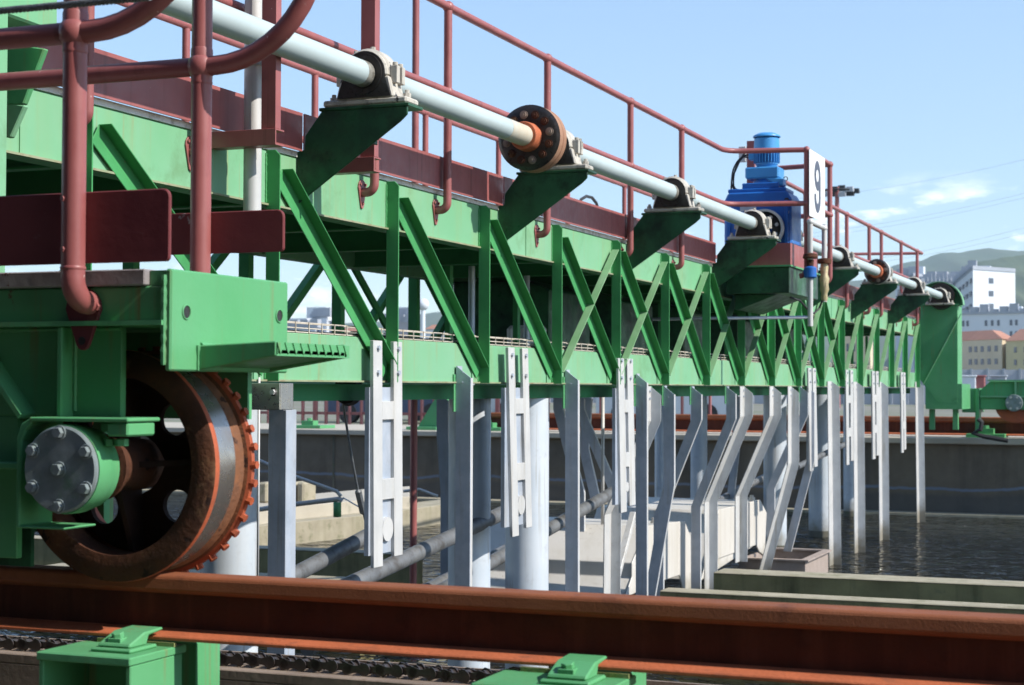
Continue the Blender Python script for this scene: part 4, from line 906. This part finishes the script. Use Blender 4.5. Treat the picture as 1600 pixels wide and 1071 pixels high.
FG = 'angle struts hanging from the far side of the bridge'
for path, lab in [([(691, 612), (691, 682), (697, 765), (697, 960)], 'dark bent strut behind the leftmost thick column'),
                  ([(872, 612), (872, 640), (905, 770), (905, 900)], 'slanted dark strut left of the first pale hood'),
                  ([(905, 612), (905, 640), (957, 762), (957, 830)], 'slanted strut running down to the second hanger roller'),
                  ([(1150, 612), (1150, 700), (1140, 790)], 'dim strut seen between the bent struts'),
                  ([(917, 612), (912, 702), (932, 790)], 'short slanted strut above the nearer hood')]:
    post_L(path, False, lab, FG, first_x=BX+.1, w_=.075)
# thin vertical rods
for px, a_, c_, x_, lab in ((405, 590, 930, FX+.02, 'thin steel rod hanging right of the big wheel'), (942, 620, 822, -3.9, 'thin pale rod standing on the nearer hood')):
    p = U(px, a_, x=x_); q = U(px, c_, x=x_); b = MB(); b.tube([(x_, p.y, p.z), (x_, p.y, q.z)], .0045 if px < 500 else .013, 8)
    tag(b.build('rod', GAW), lab, 'rod')

# round columns
def column(px, wpx, D, label, top=-.056):
    c = U(px, 700, D=D); r = wpx*D/FPX/2
    t = thing('round_column', (c.x, c.y, -2.2), label, 'column', 'thick round zinc columns under the bridge')
    b = MB(); b.lathe((c.x, c.y, -2.6), Z, [(0, r), (2.6+top, r), (2.6+top, 0)], 40); b.build('column_shaft', GC, t)
    b = MB(); b.lathe((c.x, c.y, WZ+.0), Z, [(-.1, r+.001), (.07, r+.0015)], 40); b.build('waterline_stain', COD, t)
column(359, 92, 7.6, 'white sunlit column right behind the big rusty wheel')
column(734, 66, 8.55, 'dark shaded column behind the nearest straight post')
column(824, 68, 9.15, 'sunlit white column behind the second slotted hanger')
column(1282, 37, 18.97, 'white column standing in the water at the far right')
column(1211, 36, 17.2, 'white column behind the bent struts')
column(1092, 26, 19, 'slim dim column seen through the struts')
column(1031, 16, 19, 'very slim dark column left of the slim dim one')
column(1329, 22, 22, 'farthest column between the straight posts')

# inclined boom tubes
def boom(pts, rpx, label, x_=-3.28):
    P = [U(a, c, x=x_) for a, c in pts]; D = P[-1].dot(FW)
    b = MB(); b.tube(P, rpx*.7*D/FPX, 20); tag(b.build('boom_tube', BOOM), label, 'tube', 'inclined scraper boom tubes')
boom([(330, 968), (585, 832)], 17, 'grey inclined tube ending at the leftmost slotted hanger')
boom([(470, 950), (796, 797)], 16, 'long dark inclined tube ending at the second slotted hanger')
boom([(480, 1015), (835, 838)], 13, 'lower dark tube passing behind the second thick column', -3.95)
boom([(540, 1010), (960, 768)], 13, 'inclined tube ending at the third slotted hanger', -3.62)
boom([(1060, 815), (1245, 720)], 7, 'dim inclined tube behind the bent struts', -4.3)
boom([(1245, 730), (1330, 690)], 6, 'farther dim inclined tube beside the white far column')

# square post, stainless bracket and turnbuckle at left
t = thing('square_post', (-3.2, 5.7, -1.2), 'grey square post with shadow stripes right of the big wheel', 'post')
a, c = U(419, 640, x=-3.2), U(446, 640, x=-3.2); a2 = U(440, 640, x=-3.2)
zq = U(430, 641, x=-3.2).z
b = MB(); b.box(-3.29, -3.21, U(419, 700, x=-3.29).y+.0, U(419, 700, x=-3.29).y+.08, -2.2, zq); b.build('post_tube', GA, t, .003)
t = thing('slotted_bracket', (-3.15, 5.3, zq), 'stainless bracket plate with a slot beneath the lower chord', 'bracket')
yb_ = 5.2; b = MB(); pa, pb = U(374, 597, y=yb_), U(437, 641, y=yb_); b.box(pa.x, pb.x, yb_, yb_+.008, pb.z, pa.z-.004); b.box(pb.x, pb.x+.004, yb_+.001, yb_+.09, pb.z, pa.z-.004); b.build('plate', SS, t, .002)
p = U(427, 611, y=yb_); b = MB(); b.box(p.x-.008, p.x+.008, yb_-.001, yb_+.001, p.z-.018, p.z+.012); b.build('slot', BK, t)
b = MB(); b.hexb((p.x, yb_-.001, p.z-.004), -Y, .01, .01); b.build('bolt', GAW, t)
b = MB(); pts = [U(535, 625, x=-3.5), U(547, 700, x=-3.5), U(559, 765, x=-3.5), U(575, 830, x=-3.5)]; b.tube(pts, .006, 8); b.lathe(U(559, 765, x=-3.5), U(572, 822, x=-3.5)-U(559, 765, x=-3.5), [(0, .006), (.01, .016), (.12, .016), (.13, .006)], 8)
tag(b.build('turnbuckle_cable', ROPE), 'thin slack cable with turnbuckle left of the large slotted hanger', 'cable')
b = MB(); c = U(540, 610, x=-3.4); b.lathe(c, Y, [(0, 0), (0, .06), (.03, .07), (.06, .06), (.06, 0)], 20); tag(b.build('pulley', BK), 'small black pulley under the bottom beam of the bridge', 'pulley')

# hoods (pale steel troughs)
def hood(xc, pts, pxl, label, xl):
    P = [U(a, c, x=xc) for a, c in pts]
    t = thing('steel_hood', (xc, P[0].y, min(p.z for p in P)), label, 'hood', 'pale steel hoods under the bridge')
    b = MB(); b.prism(P, (-.01, 0, 0)); b.build('end_plate', HD, t, .004)
    B_ = [Vector((xc-.0101, p.y, p.z)) for p in P]; nlo = [p for p in B_]
    top = pts_top = sorted(B_, key=lambda p: p.y)
    return t, P
def hood_body(t, x0, x1, prof, mt=HD):
    b = MB(); b.prism([(x1, y_, z_) for y_, z_ in prof], (x0-x1, 0, 0)); return b.build('hood_body', mt, t, .004)
HXc = -3.55
pts1 = [(977, 935), (988, 902), (988, 880), (1012, 822), (1070, 814), (1079, 838), (1080, 922), (1068, 922), (1062, 899), (1021, 913)]
t, P = hood(HXc, pts1, 860, 'nearer pale steel hood with white end plate and notched foot', -5)
hood_body(t, -4.75, HXc-.011, [(P[0].y+.03, P[0].z), (P[1].y+.01, P[1].z-.004), (P[2].y+.01, P[2].z), (P[3].y+.01, P[3].z-.004), (P[4].y-.01, P[4].z-.004), (P[5].y-.01, P[5].z), (P[5].y-.01, P[0].z+.1)])
P = P[2:]
b = MB(); b.lathe((HXc-.03, P[1].y+.25*(P[2].y-P[1].y), P[1].z), Z, [(0, .022), (.02, .022), (.02, .014), (.04, .014), (.04, 0)], 12); b.build('filler_cap', HD, t)
pts2 = [(1096, 908), (1123, 797), (1188, 781), (1198, 801), (1195, 869), (1187, 863), (1182, 852), (1124, 873)]
t, P = hood(HXc, pts2, 1000, 'farther pale steel hood with white end plate by the open box', -6)
hood_body(t, -4.6, HXc-.011, [(P[0].y+.04, P[0].z), (P[1].y+.01, P[1].z-.004), (P[2].y-.01, P[2].z-.004), (P[3].y-.01, P[3].z), (P[3].y-.01, P[0].z+.15)])
b = MB(); b.lathe((HXc-.03, P[2].y-.2, P[2].z), Z, [(0, .03), (.03, .03), (.03, .018), (.05, .018), (.05, 0)], 12); b.build('filler_cap', HD, t)
# light strut frame on the nearer hood
t = thing('strut_frame', (HXc, 9.5, -1.1), 'white steel strut frame leaning on the nearer hood', 'frame')
for pth in ([(957, 806), (955, 860), (945, 975)], [(990, 800), (950, 955)]):
    Q = [U(a, c, x=HXc+.05) for a, c in pth]
    for q0, q1 in zip(Q, Q[1:]):
        b = MB(); b.sweep(q0, q1, [(-.02, -.025), (.02, -.025), (.02, .025), (-.02, .025)], X, Y); b.build('strut', GAW, t, .002)
# open steel box
a = U(1200, 890, z=-1.3); 
t = thing('open_steel_box', (-2.9, 13, -1.45), 'open pinkish steel box at the water edge behind the kerb', 'box')
y0 = U(1258, 893, z=WZ+.1).y; x0 = U(1190, 893, y=y0).x; x1 = U(1258, 893, y=y0).x; y1 = y0+1.0; zt_ = U(1258, 878, y=y0).z; zl = WZ-.3
PK = mat('box_paint', (.36, .29, .25), (.3, .24, .2), .7, scale=10, grime=((.15, .12, .09), .58, 16))
b = MB(); b.box(x0-.2, x1, y0, y0+.02, zl, zt_); b.box(x0-.2, x1, y1-.02, y1, zl, zt_); b.box(x0-.2, x0-.18, y0+.02, y1-.02, zl, zt_); b.box(x1-.02, x1, y0+.02, y1-.02, zl, zt_); b.build('box_walls', PK, t)
b = MB(); b.box(x0-.22, x1+.03, y0-.02, y0+.05, zt_, zt_+.015); b.box(x0-.22, x1+.03, y1-.05, y1+.02, zt_, zt_+.015); b.box(x1-.04, x1+.03, y0+.05, y1-.05, zt_, zt_+.015); b.build('rim', PK, t)

# ------------------------------------------------------------------ middle left: divider walls, pipe rail
def zprism(pix, z, zb_): return [U(a, c, z=z) for a, c in pix]
def slab(name, pix, z, zb_, mt, label, cat, grp=None):
    P = zprism(pix, z, zb_); b = MB(); b.prism([(p.x, p.y, zb_) for p in P], (0, 0, z-zb_)); return tag(b.build(name, mt, None, .006), label, cat, grp)
slab('basin_divider', [(300, 833), (455, 817), (575, 805), (705, 787), (705, 779), (575, 793), (455, 803), (300, 822)], -1.42, -3, CO, 'sunlit concrete divider ledge left of the large hanger', 'wall')
slab('basin_divider', [(300, 812), (455, 792), (575, 781), (640, 776), (640, 760), (575, 764), (455, 775), (300, 790)], -1.28, -3, COL, 'upper pale concrete ledge behind the divider ledge', 'wall')
for i, (a_, c_) in enumerate(((402, 420), (447, 460), (463, 477))):
    p, q = U(a_, 786, z=-1.28), U(c_, 786, z=-1.28); h_ = U(a_, 754, y=p.y).z
    b = MB(); b.box(p.x, q.x, p.y, p.y+.3, -1.28, h_); tag(b.build('concrete_block', CO, None, .02), 'mossy upright concrete block, '+('left of the square post' if i == 0 else 'first right of the square post' if i == 1 else 'second right of the square post'), 'block', 'upright concrete blocks on the divider')
t = thing('pipe_rail', (-7, 12, -1.3), 'thin grey pipe rail with green stubs above the divider', 'pipe')
def pt(a_, c_, D): return U(a_, c_, D=D)
for pth, r_ in (([(380, 708, 12), (448, 740, 12), (526, 768, 11.8), (533, 776, 11.8)], .013), ([(380, 800, 12), (448, 790, 12), (530, 780, 11.8), (535, 783, 11.8)], .018), ([(630, 768, 14), (655, 765, 14), (684, 776, 14)], .013), ([(536, 778, 11.8), (600, 815, 11.4)], .005)):
    b = MB(); b.tube([pt(*q) for q in pth], r_, 10); b.build('pipe', GAW, t)
for a_, c_, e_, D in ((527, 785, 808, 11.8), (647, 770, 786, 14)):
    b = MB(); b.tube([pt(a_, c_, D), pt(a_, e_, D)], .028, 10); b.build('stub', GR, t)

# ------------------------------------------------------------------ far end of the bridge
fe = thing('drive_cabinet', (-3.0, 21.9, -.6), 'tall dark green cabinet with rounded drum cover at the far end', 'cabinet')
yf = 21.66
def f(px, py, y=yf): return U(px, py, y=y)
def rect(px0, px1, py0, py1, y=yf): a_ = f(px0, py0, y); c_ = f(px1, py1, y); return a_.x, c_.x, c_.z, a_.z
x0, x1, z0, z1 = rect(1432, 1497, 478, 630)
depth = U(1503, 500, x=x1).y-yf
b = MB(); b.prism([(x0, yf, z0+.35), (x0, yf, z1), (x1, yf, z1), (x1, yf, z0), (x0+.25, yf, z0)], (0, max(.3, min(depth, 1.2)), 0)); b.build('cabinet_body', GR, fe, .006)
b = MB(); b.box(x0-.01, x1+.012, yf-.02, yf+.4, z1, z1+.02); b.build('cabinet_lid', GR, fe)
p0, p1 = f(1500, 492, yf-.03), f(1441, 602, yf-.03)
b = MB(); b.sweep(p0, p1, [(0, 0), (.03, 0), (.03, .03), (0, .03)], (.7, 0, .7), Y); b.build('brace', GT, fe)
xx0, xx1, zz0, zz1 = rect(1446, 1503, 600, 640); b = MB(); b.box(xx0, xx1, yf+.001, yf+.9, zz0, zz1-.2+.2); b.build('skirt', GR, fe)
for px in (1454, 1491):
    xx0, xx1, zz0, zz1 = rect(px-4, px+4, 640, 672); b = MB(); b.box(xx0, xx1, yf+.1, yf+.2, zz0, zz1); b.build('leg', GR, fe)
cc = f(1470, 478); rad = .26; cx_ = SX-.03
b = MB(); pr = arc((cx_, yf+.1, z1+.0), X, Z, .30, 0, pi, 18); b.prism([(p.x, p.y, p.z) for p in pr], (0, .012, 0)); b.build('drum_cover_face', GR, fe)
b = MB(); n = len(pr); inner = [Vector((cx_+(p.x-cx_)*.95, p.y-.14, z1+(p.z-z1)*.95)) for p in pr]; vs = [p-Y*.14 for p in pr]+[Vector(p) for p in pr]
b.add([v for v in vs]+[v+(v-Vector((cx_, v.y, z1)))*-.04 for v in vs], [(i, i+1, n+i+1, n+i) for i in range(n-1)]+[(2*n+i, 3*n+i, 3*n+i+1, 2*n+i+1) for i in range(n-1)]+[(i, 2*n+i, 2*n+i+1, i+1) for i in range(n-1)], True); b.build('drum_cover_rim', GT, fe)
b = MB(); b.lathe((SX, 21.6, SZ), Y, [(0, .1), (0, .16), (.05, .17), (.09, .16)], 24); b.build('brake_drum', BK, fe)
# far carriage
t = thing('end_carriage', (-1.5, 22.9, -.4), 'far green end carriage with covered wheel hub on the far rail', 'carriage')
yc_ = 22.6
x0, x1, z0, z1 = rect(1503, 1530, 607, 645, yc_); b = MB(); b.box(x0, x1, yc_, yc_+.6, z0, z1); b.box(f(1524, 640, yc_).x, x1+.004, yc_-.03, yc_+.2, f(1520, 674, yc_).z, z1); b.build('buffer_box', GR, t, .006)
x0, x1, z0, z1 = rect(1531, 1900, 596, 643, yc_); b = MB(); b.prism([(x0, yc_, z0), (x0, yc_, z1-.12), (x0+.13, yc_, z1), (x1, yc_, z1), (x1, yc_, z0)], (0, .5, 0)); b.build('side_beam', GR, t, .006)
b = MB(); b.box(x0, x1, yc_-.04, yc_, f(1560, 620, yc_).z-.01, f(1560, 620, yc_).z+.01); b.box(x0+.1, x1, yc_-.05, yc_, z1, z1+.02); b.box(f(1587, 600, yc_).x-.01, f(1587, 600, yc_).x+.01, yc_-.05, yc_, z0+.2, z1); b.build('rib', GT, t)
c = f(1584, 630, yc_-.08); b = MB(); b.lathe(c, Y, [(0, 0), (0, .105), (.02, .11), (.09, .11)], 28); hb = b.build('hub_cover', CP, t)
for i in range(6): a_ = i*pi/3; b = MB(); b.hexb(c+Vector((.08*cos(a_), 0, .08*sin(a_))), -Y, .015, .012); b.build('bolt', GAW, hb)
c2 = Vector((c.x, yc_+.05, c.z)); b = MB(); b.lathe(c2, Y, [(0, .05), (0, .25), (.05, .26), (.06, .23), (.2, .23), (.22, .26), (.26, .26), (.26, .05)], 36); b.build('wheel', RB, t)
# fittings on the far wall: support and dangling hose
for i, px in enumerate((1540, 660, 760, 480)):
    p = U(px, 670, y=FRY-.25); tt = thing('rail_support', (p.x, FRY-.2, -.64), ['small green rail support at the far right', 'green triangular buffer stop on the far wall', 'small green rail support between the columns', 'small green rail support left on the far wall'][i], 'rail support', 'green supports under the far rail')
    b = MB()
    b.box(p.x-.25, p.x+.25, FRY-.3, FRY+.2, -.64, -.6+.01)
    b.build('base', GR, tt, .004)
    if i == 1:
        b = MB(); b.prism([(p.x-.1, FRY-.2, -.6), (p.x+.28, FRY-.2, -.6), (p.x+.28, FRY-.2, -.02)], (0, .06, 0)); b.prism([(p.x+.28, FRY-.24, -.6), (p.x+.36, FRY-.24, -.6), (p.x+.36, FRY-.24, .02), (p.x+.28, FRY-.24, .02)], (0, .3, 0)); b.build('stop', GR, tt)
    else:
        b = MB(); b.box(p.x-.1, p.x+.1, FRY-.25, FRY-.08, -.59, -.52); b.hexb((p.x, FRY-.17, -.52), Z, .04, .04); b.build('clamp', GR, tt)
pts = [f(1528, 655, 22.4), f(1534, 660, 22.4), f(1532, 672, 22.4), f(1520, 677, 22.4), f(1536, 682, 22.4), f(1575, 689, 22.4)]; b = MB(); b.tube(pts, .03, 8); tag(b.build('cable', RUB), 'black cable drooping over the far wall beside the carriage', 'cable')

# background fence far left (maroon bars) with white van-like blocks behind
t = thing('bar_fence', (-12, 27, -.7), 'maroon upright bar fence beyond the far wall at left', 'fence')
yfn = 27.5; b = MB(); b2 = MB()
xl_, xr_ = U(400, 640, y=yfn).x, U(1120, 640, y=yfn).x
for z_ in (.35, -.5): b2.box(xl_, xr_, yfn, yfn+.04, z_, z_+.05)
b2.build('fence_rail', MR, t)
x = xl_; i = 0
while x < xr_:
    b.box(x, x+(.07 if i % 5 == 0 else .035), yfn-.02, yfn+.05, -.78, .4 if i % 5 == 0 else .35); x += .24; i += 1
b.build('fence_bars', MR, t)
for px, w_, hh, mt, lab, nm in ((428, 60, 620, BG, 'grey blue parked van behind the bar fence', 0), (640, 40, 615, BW, 'white parked van behind the bar fence', 0)):
    pass
def van(px, y_, L_, H_, mt, lab):
    p = U(px, 650, y=y_); t = thing('parked_van', (p.x, y_, -.78), lab, 'van', 'vans parked beyond the fence')
    z = -.78; b = MB(); b.prism([(p.x, y_, z+.18), (p.x, y_, z+H_*.55), (p.x+.35, y_, z+H_*.6), (p.x+.75, y_, z+H_), (p.x+L_, y_, z+H_), (p.x+L_, y_, z+.18)], (0, 1.25, 0)); b.build('body', mt, t, .04)
    b = MB(); b.prism([(p.x+.5, y_-.01, z+H_*.6), (p.x+.8, y_-.01, z+H_*.9), (p.x+1.3, y_-.01, z+H_*.9), (p.x+1.3, y_-.01, z+H_*.6)], (0, .01, 0)); b.build('window', WN, t)
    for q in (.6, L_-.6): b = MB(); b.tube([(p.x+q, y_-.02, z+.22), (p.x+q, y_+.2, z+.22)], .22, 18); b.build('wheel', RUB, t)
van(505, 33, 3.2, 1.4, mat('dark_van_paint', (.05, .07, .13)), 'dark blue van parked behind the bar fence'); van(615, 36, 3.4, 1.5, BW, 'white van parked behind the bar fence'); van(930, 36, 3.2, 1.4, BW, 'pale van glimpsed between the hangers')

# tall pole behind the walkway
p = U(649, 200, x=-4.75); b = MB(); b.tube([(p.x, p.y, -2.4), (p.x, p.y, 2.9)], .024, 14); tag(b.build('tall_pole', MR), 'tall thin maroon pole rising behind the walkway railing', 'pole')

# ------------------------------------------------------------------ town
def building(label, fp, D, ytop, ybase, wall, roof=None, wins=None, cat='building', grp='town buildings on the skyline', parapet=False, roofh=0):
    """fp: list of (px, depth) corners, left to right along the visible faces, last ones hidden"""
    C_ = [U(px, 600, D=d_) for px, d_ in fp]; q_ = min(fp, key=lambda f_: f_[1]); z1 = U(q_[0], ytop, D=q_[1]).z; z0 = -.78
    cx_ = sum(c.x for c in C_)/len(C_); cy_ = sum(c.y for c in C_)/len(C_)
    t = thing('apartment_block' if cat == 'building' else cat, (cx_, cy_, z0), label, cat, grp)
    b = MB(); b.prism([(c.x, c.y, z0) for c in C_], (0, 0, z1-z0)); b.build('wall', wall, t)
    if roof:
        s_ = 1.03; ins = .55; top = [Vector((cx_+(c.x-cx_)*s_, cy_+(c.y-cy_)*s_, z1)) for c in C_]; ctr = [Vector((cx_+(c.x-cx_)*ins, cy_+(c.y-cy_)*ins, z1+roofh)) for c in C_]; n = len(top)
        b = MB(); b.add(top+ctr, [tuple(range(n)), tuple(range(n, 2*n))]+[(i, (i+1) % n, n+(i+1) % n, n+i) for i in range(n)]); b.build('roof', roof, t)
    else:
        b = MB(); b.prism([(cx_+(c.x-cx_)*1.01, cy_+(c.y-cy_)*1.01, z1) for c in C_], (0, 0, (z1-z0)*.03)); b.build('parapet', BG, t)
        b = MB(); q = C_[0].lerp(C_[len(C_)//2], .5); b.box(q.x-1.2, q.x+1.2, q.y-1.2, q.y+1.2, z1, z1+1.6*D/200); b.build('roof_hut', wall, t)
        for q_i in range(9):
            q = C_[0].lerp(C_[1], (q_i+.5)/9); sv = D/400; b = MB(); b.box(q.x-sv, q.x+sv, q.y, q.y+sv*2, z1+.2, z1+sv*(1.2+.6*(q_i%3))); b.build('roof_vent', BG, t)
    for face, cols, rows, wf, hf, mt, zlo, zhi in (wins or []):
        a_, c_ = C_[face], C_[face+1]; d_ = c_-a_; nrm = Vector((d_.y, -d_.x, 0)).normalized(); 
        if nrm.dot(FW) > 0: nrm = -nrm
        cl = cols if isinstance(cols, list) else [(i+.5)/cols for i in range(cols)]
        wd = d_.length*wf; H = z1-z0
        for r_ in range(rows):
            zc = z0+H*(zlo+(zhi-zlo)*(r_+.5)/rows); wh_ = H*hf
            for u_ in cl:
                m_ = a_+d_*u_+nrm*.05; dd = d_.normalized()*wd/2
                b = MB(); b.prism([(m_.x-dd.x, m_.y-dd.y, zc-wh_/2), (m_.x+dd.x, m_.y+dd.y, zc-wh_/2), (m_.x+dd.x, m_.y+dd.y, zc+wh_/2), (m_.x-dd.x, m_.y-dd.y, zc+wh_/2)], nrm*-.3); b.build('window', mt, t)
    return t
building('white high-rise apartment tower at right in front of the hill', [(1493, 300), (1521, 262), (1587, 268), (1560, 310)], 262, 421, 600, BW, None, [(0, 5, 5, .1, .035, WN, .45, .97), (1, [.42], 5, .11, .045, WN, .45, .97)])
building('long white mid-rise block below the white tower', [(1500, 232), (1640, 225), (1660, 260), (1520, 262)], 230, 489, 600, BW, None, [(0, [.04, .09, .3, .37, .44, .58, .64, .8, .86], 2, .028, .07, WN, .68, .96)])
building('cream block with orange tiled roof at right edge', [(1478, 190), (1566, 180), (1590, 186), (1500, 200)], 185, 530, 600, BC, BR, [(0, [.45, .55, .66, .78, .9], 3, .05, .1, WN, .28, .95)], roofh=1.1)
building('yellow block with orange tiled roof, rightmost', [(1572, 176), (1650, 168), (1670, 185), (1590, 190)], 175, 530, 600, BY, BR, [(0, [.2, .4], 3, .05, .1, WN, .28, .95)], roofh=1.3)
building('pale high block peeping above the far handrail end', [(1400, 330), (1428, 320), (1470, 330), (1440, 350)], 320, 432, 600, BW, None, [(0, 3, 3, .1, .04, WN, .6, .95)])
building('grey slab block between the handrail end and the tower', [(1440, 300), (1495, 300), (1500, 320), (1450, 320)], 300, 440, 600, BG, None, [(0, 6, 3, .06, .04, WN, .6, .95)])
rng = random.Random(11)
spec = [(446, 492, 515, BW, 0), (488, 510, 497, BW, 0), (492, 528, 505, BG, 0), (530, 560, 518, BC, 1), (600, 640, 507, BG, 0), (618, 640, 497, BW, 0), (664, 710, 513, BW, 1), (700, 760, 515, BC, 1), (790, 850, 513, BC, 1), (845, 880, 505, BW, 0), (900, 960, 515, BC, 1), (985, 1010, 508, BW, 0), (1040, 1090, 515, BW, 1), (1110, 1150, 500, BC, 1), (1180, 1250, 515, BW, 0), (1300, 1360, 520, BC, 1), (380, 430, 512, BW, 0), (180, 260, 505, BW, 0), (260, 300, 500, BC, 1)]
desc = ['wide white low-rise', 'small white block', 'grey block with masts', 'cream house with orange roof', 'grey low block', 'small white penthouse block', 'white orange-roofed house', 'cream long house with orange roof', 'cream house with bright orange roof', 'narrow white block', 'cream terrace with orange roof', 'slim white block', 'white house with orange roof', 'cream orange-roofed house', 'wide white block', 'cream house with orange roof', 'white block', 'tall white block', 'cream block']
anchor = ['left of the first far diagonal', 'above the cable tray at left', 'above the cable tray at left', 'behind the first long diagonal', 'left of the first dark vertical', 'left of the white dome', 'right under the white dome', 'behind the second diagonal', 'between the second and third diagonals', 'behind the fourth vertical', 'behind the first X brace', 'behind the second X brace', 'behind the third X brace', 'left below the blue motor', 'below the blue motor', 'beyond the last X brace', 'right behind the green end plate', 'under the larger toe plate, left', 'under the larger toe plate, right']
for i, (a_, c_, yt_, mt, rf) in enumerate(spec):
    D = 150+rng.random()*60
    building(desc[i]+' on the skyline '+anchor[i], [(a_, D), (c_, D-3), (c_+4, D+10), (a_+4, D+12)], D, yt_, 600, mt, BR if rf else None, [(0, max(2, int((c_-a_)/9)), 2, .05 if c_-a_ > 50 else .1, .12, WN, .35, .92)], roofh=.5)
c = U(661, 476, D=140); t = thing('water_tower', (c.x, c.y, -.78), 'white round dome tank on the skyline beside a maroon pole', 'tank')
b = MB(); b.ball(c, .5, 24); b.build('dome', BW, t)
b = MB(); b.lathe((c.x, c.y, -.78), Z, [(0, .25), (c.z+.78-.3, .18)], 16); b.build('stem', BW, t)
# grey sheet wall
t = thing('sheet_wall', (5, 90, -.78), 'long grey sheet metal wall below the orange roofed houses', 'wall')
a_, c_ = U(380, 600, D=95), U(1750, 600, D=82); zt_ = U(1550, 578, D=84).z
b = MB(); d_ = (c_-a_); b.prism([(a_.x, a_.y, -.78), (c_.x, c_.y, -.78), (c_.x, c_.y, zt_), (a_.x, a_.y, zt_)], (0, .3, 0)); b.build('sheets', FEN, t)
b = MB(); n = 60
for i in range(n+1): p = a_.lerp(c_, i/n); b.box(p.x-.06, p.x+.06, p.y-.1, p.y, -.78, zt_+.05)
b.build('fence_posts', BG, t)
# small things in front of the sheet wall at right
for i, (px, col) in enumerate(((1513, BW), (1527, MR), (1560, BG))):
    p = U(px, 600, D=60); b = MB(); b.box(p.x-.25, p.x+.25, p.y, p.y+.3, -.7, p.z+.25); b.box(p.x-.3, p.x+.3, p.y-.05, p.y+.35, p.z+.25, p.z+.3); tag(b.build('utility_cabinet', col, None, .02), ['small white utility cabinet before the grey sheet wall', 'small maroon utility cabinet before the grey sheet wall', 'small grey utility cabinet before the grey sheet wall'][i], 'cabinet', 'utility cabinets near the far wall')
# floodlight mast
D = 70; b0 = U(1308, 400, D=D); t = thing('floodlight_mast', (b0.x, b0.y, -.78), 'tall mast with a ring of dark floodlights right of the number sign', 'floodlight')
zt_ = U(1308, 292, D=D).z; b = MB(); b.lathe((b0.x, b0.y, -.78), Z, [(0, .13), (zt_+.78, .09)], 12); b.build('mast', MR, t)
b = MB(); b.lathe((b0.x, b0.y, zt_-.2), Z, [(0, .62), (.04, .66), (.08, .62)], 20, closed=True); b.box(b0.x-.65, b0.x+.65, b0.y-.03, b0.y+.03, zt_-.18, zt_-.12); b.box(b0.x-.03, b0.x+.03, b0.y-.65, b0.y+.65, zt_-.18, zt_-.12); b.build('lamp_ring', RUB, t)
for i, (px, py) in enumerate(((1293, 304), (1303, 296), (1314, 294), (1327, 296), (1336, 299), (1300, 304), (1315, 304), (1328, 303))):
    c = U(px, py, D=D+(i % 3)*.4-.4); b = MB(); s_ = .1; b.prism([(c.x-s_*1.6, c.y, c.z-s_), (c.x+s_*1.6, c.y, c.z-s_), (c.x+s_*1.3, c.y, c.z+s_), (c.x-s_*1.3, c.y, c.z+s_)], (0, .25, .05)); b.build('floodlight', RUB if i % 3 else BG, t)
# overhead wires
for i, (a_, c_) in enumerate((((1180, 372), (1640, 292)), ((1180, 378), (1640, 299)), ((1250, 415), (1640, 345)), ((1250, 420), (1640, 354)), ((1180, 315), (1640, 240)))):
    p, q = U(*a_, D=150), U(*c_, D=120); b = MB(); b.tube([p.lerp(q, u_/12)-Z*(.6*(1-(u_/6-1)**2)) for u_ in range(13)], .008, 5, False)
    tag(b.build('power_line', BG), 'faint overhead wire in the sky at right, '+['second', 'third', 'fourth', 'lowest', 'topmost'][i]+' from the top' if i not in (3, 4) else 'faint overhead wire in the sky at right, '+('lowest' if i == 3 else 'topmost'), 'wire', 'overhead wires crossing the sky at right')
# unseen block added behind the camera to cut sky light on the near faces
t = thing('sky_blocker', (-6, -3, -.8), 'unseen dark block added behind the camera to cut sky light on near faces', 'building')
BLOCKM = mat('blocker_dark', (.06, .035, .028), (.045, .03, .025), .95, scale=3)
b = MB(); b.box(-24, 6, -9, -2.2, -3.2, 7.5); b.build('wall', BLOCKM, t)
b = MB(); b.box(-24.3, 6.3, -9.3, -1.9, 7.5, 7.7); b.build('roof', BG, t)
for i in range(7):
    b = MB(); b.box(-22+i*4, -20+i*4, -2.2, -2.17, .6, 2.2); b.build('window', WN, t)
# air
hz = MB(); hz.box(-2700, 2700, -40, 2750, -4.3, 440)
hm = bpy.data.materials.new('haze_air'); hm.use_nodes = True; nt = hm.node_tree; nt.nodes.remove(nt.nodes['Principled BSDF'])
pv = nt.nodes.new('ShaderNodeVolumePrincipled'); pv.inputs['Color'].default_value = (.68, .84, 1, 1); pv.inputs['Density'].default_value = .00026; pv.inputs['Anisotropy'].default_value = .2
nt.links.new(pv.outputs[0], nt.nodes['Material Output'].inputs['Volume'])
tag(hz.build('haze', hm), 'thin pale blue summer haze over the far town and hills', 'haze', kind='stuff')
for o in SC.objects:
    if '_w' in o: del o['_w']
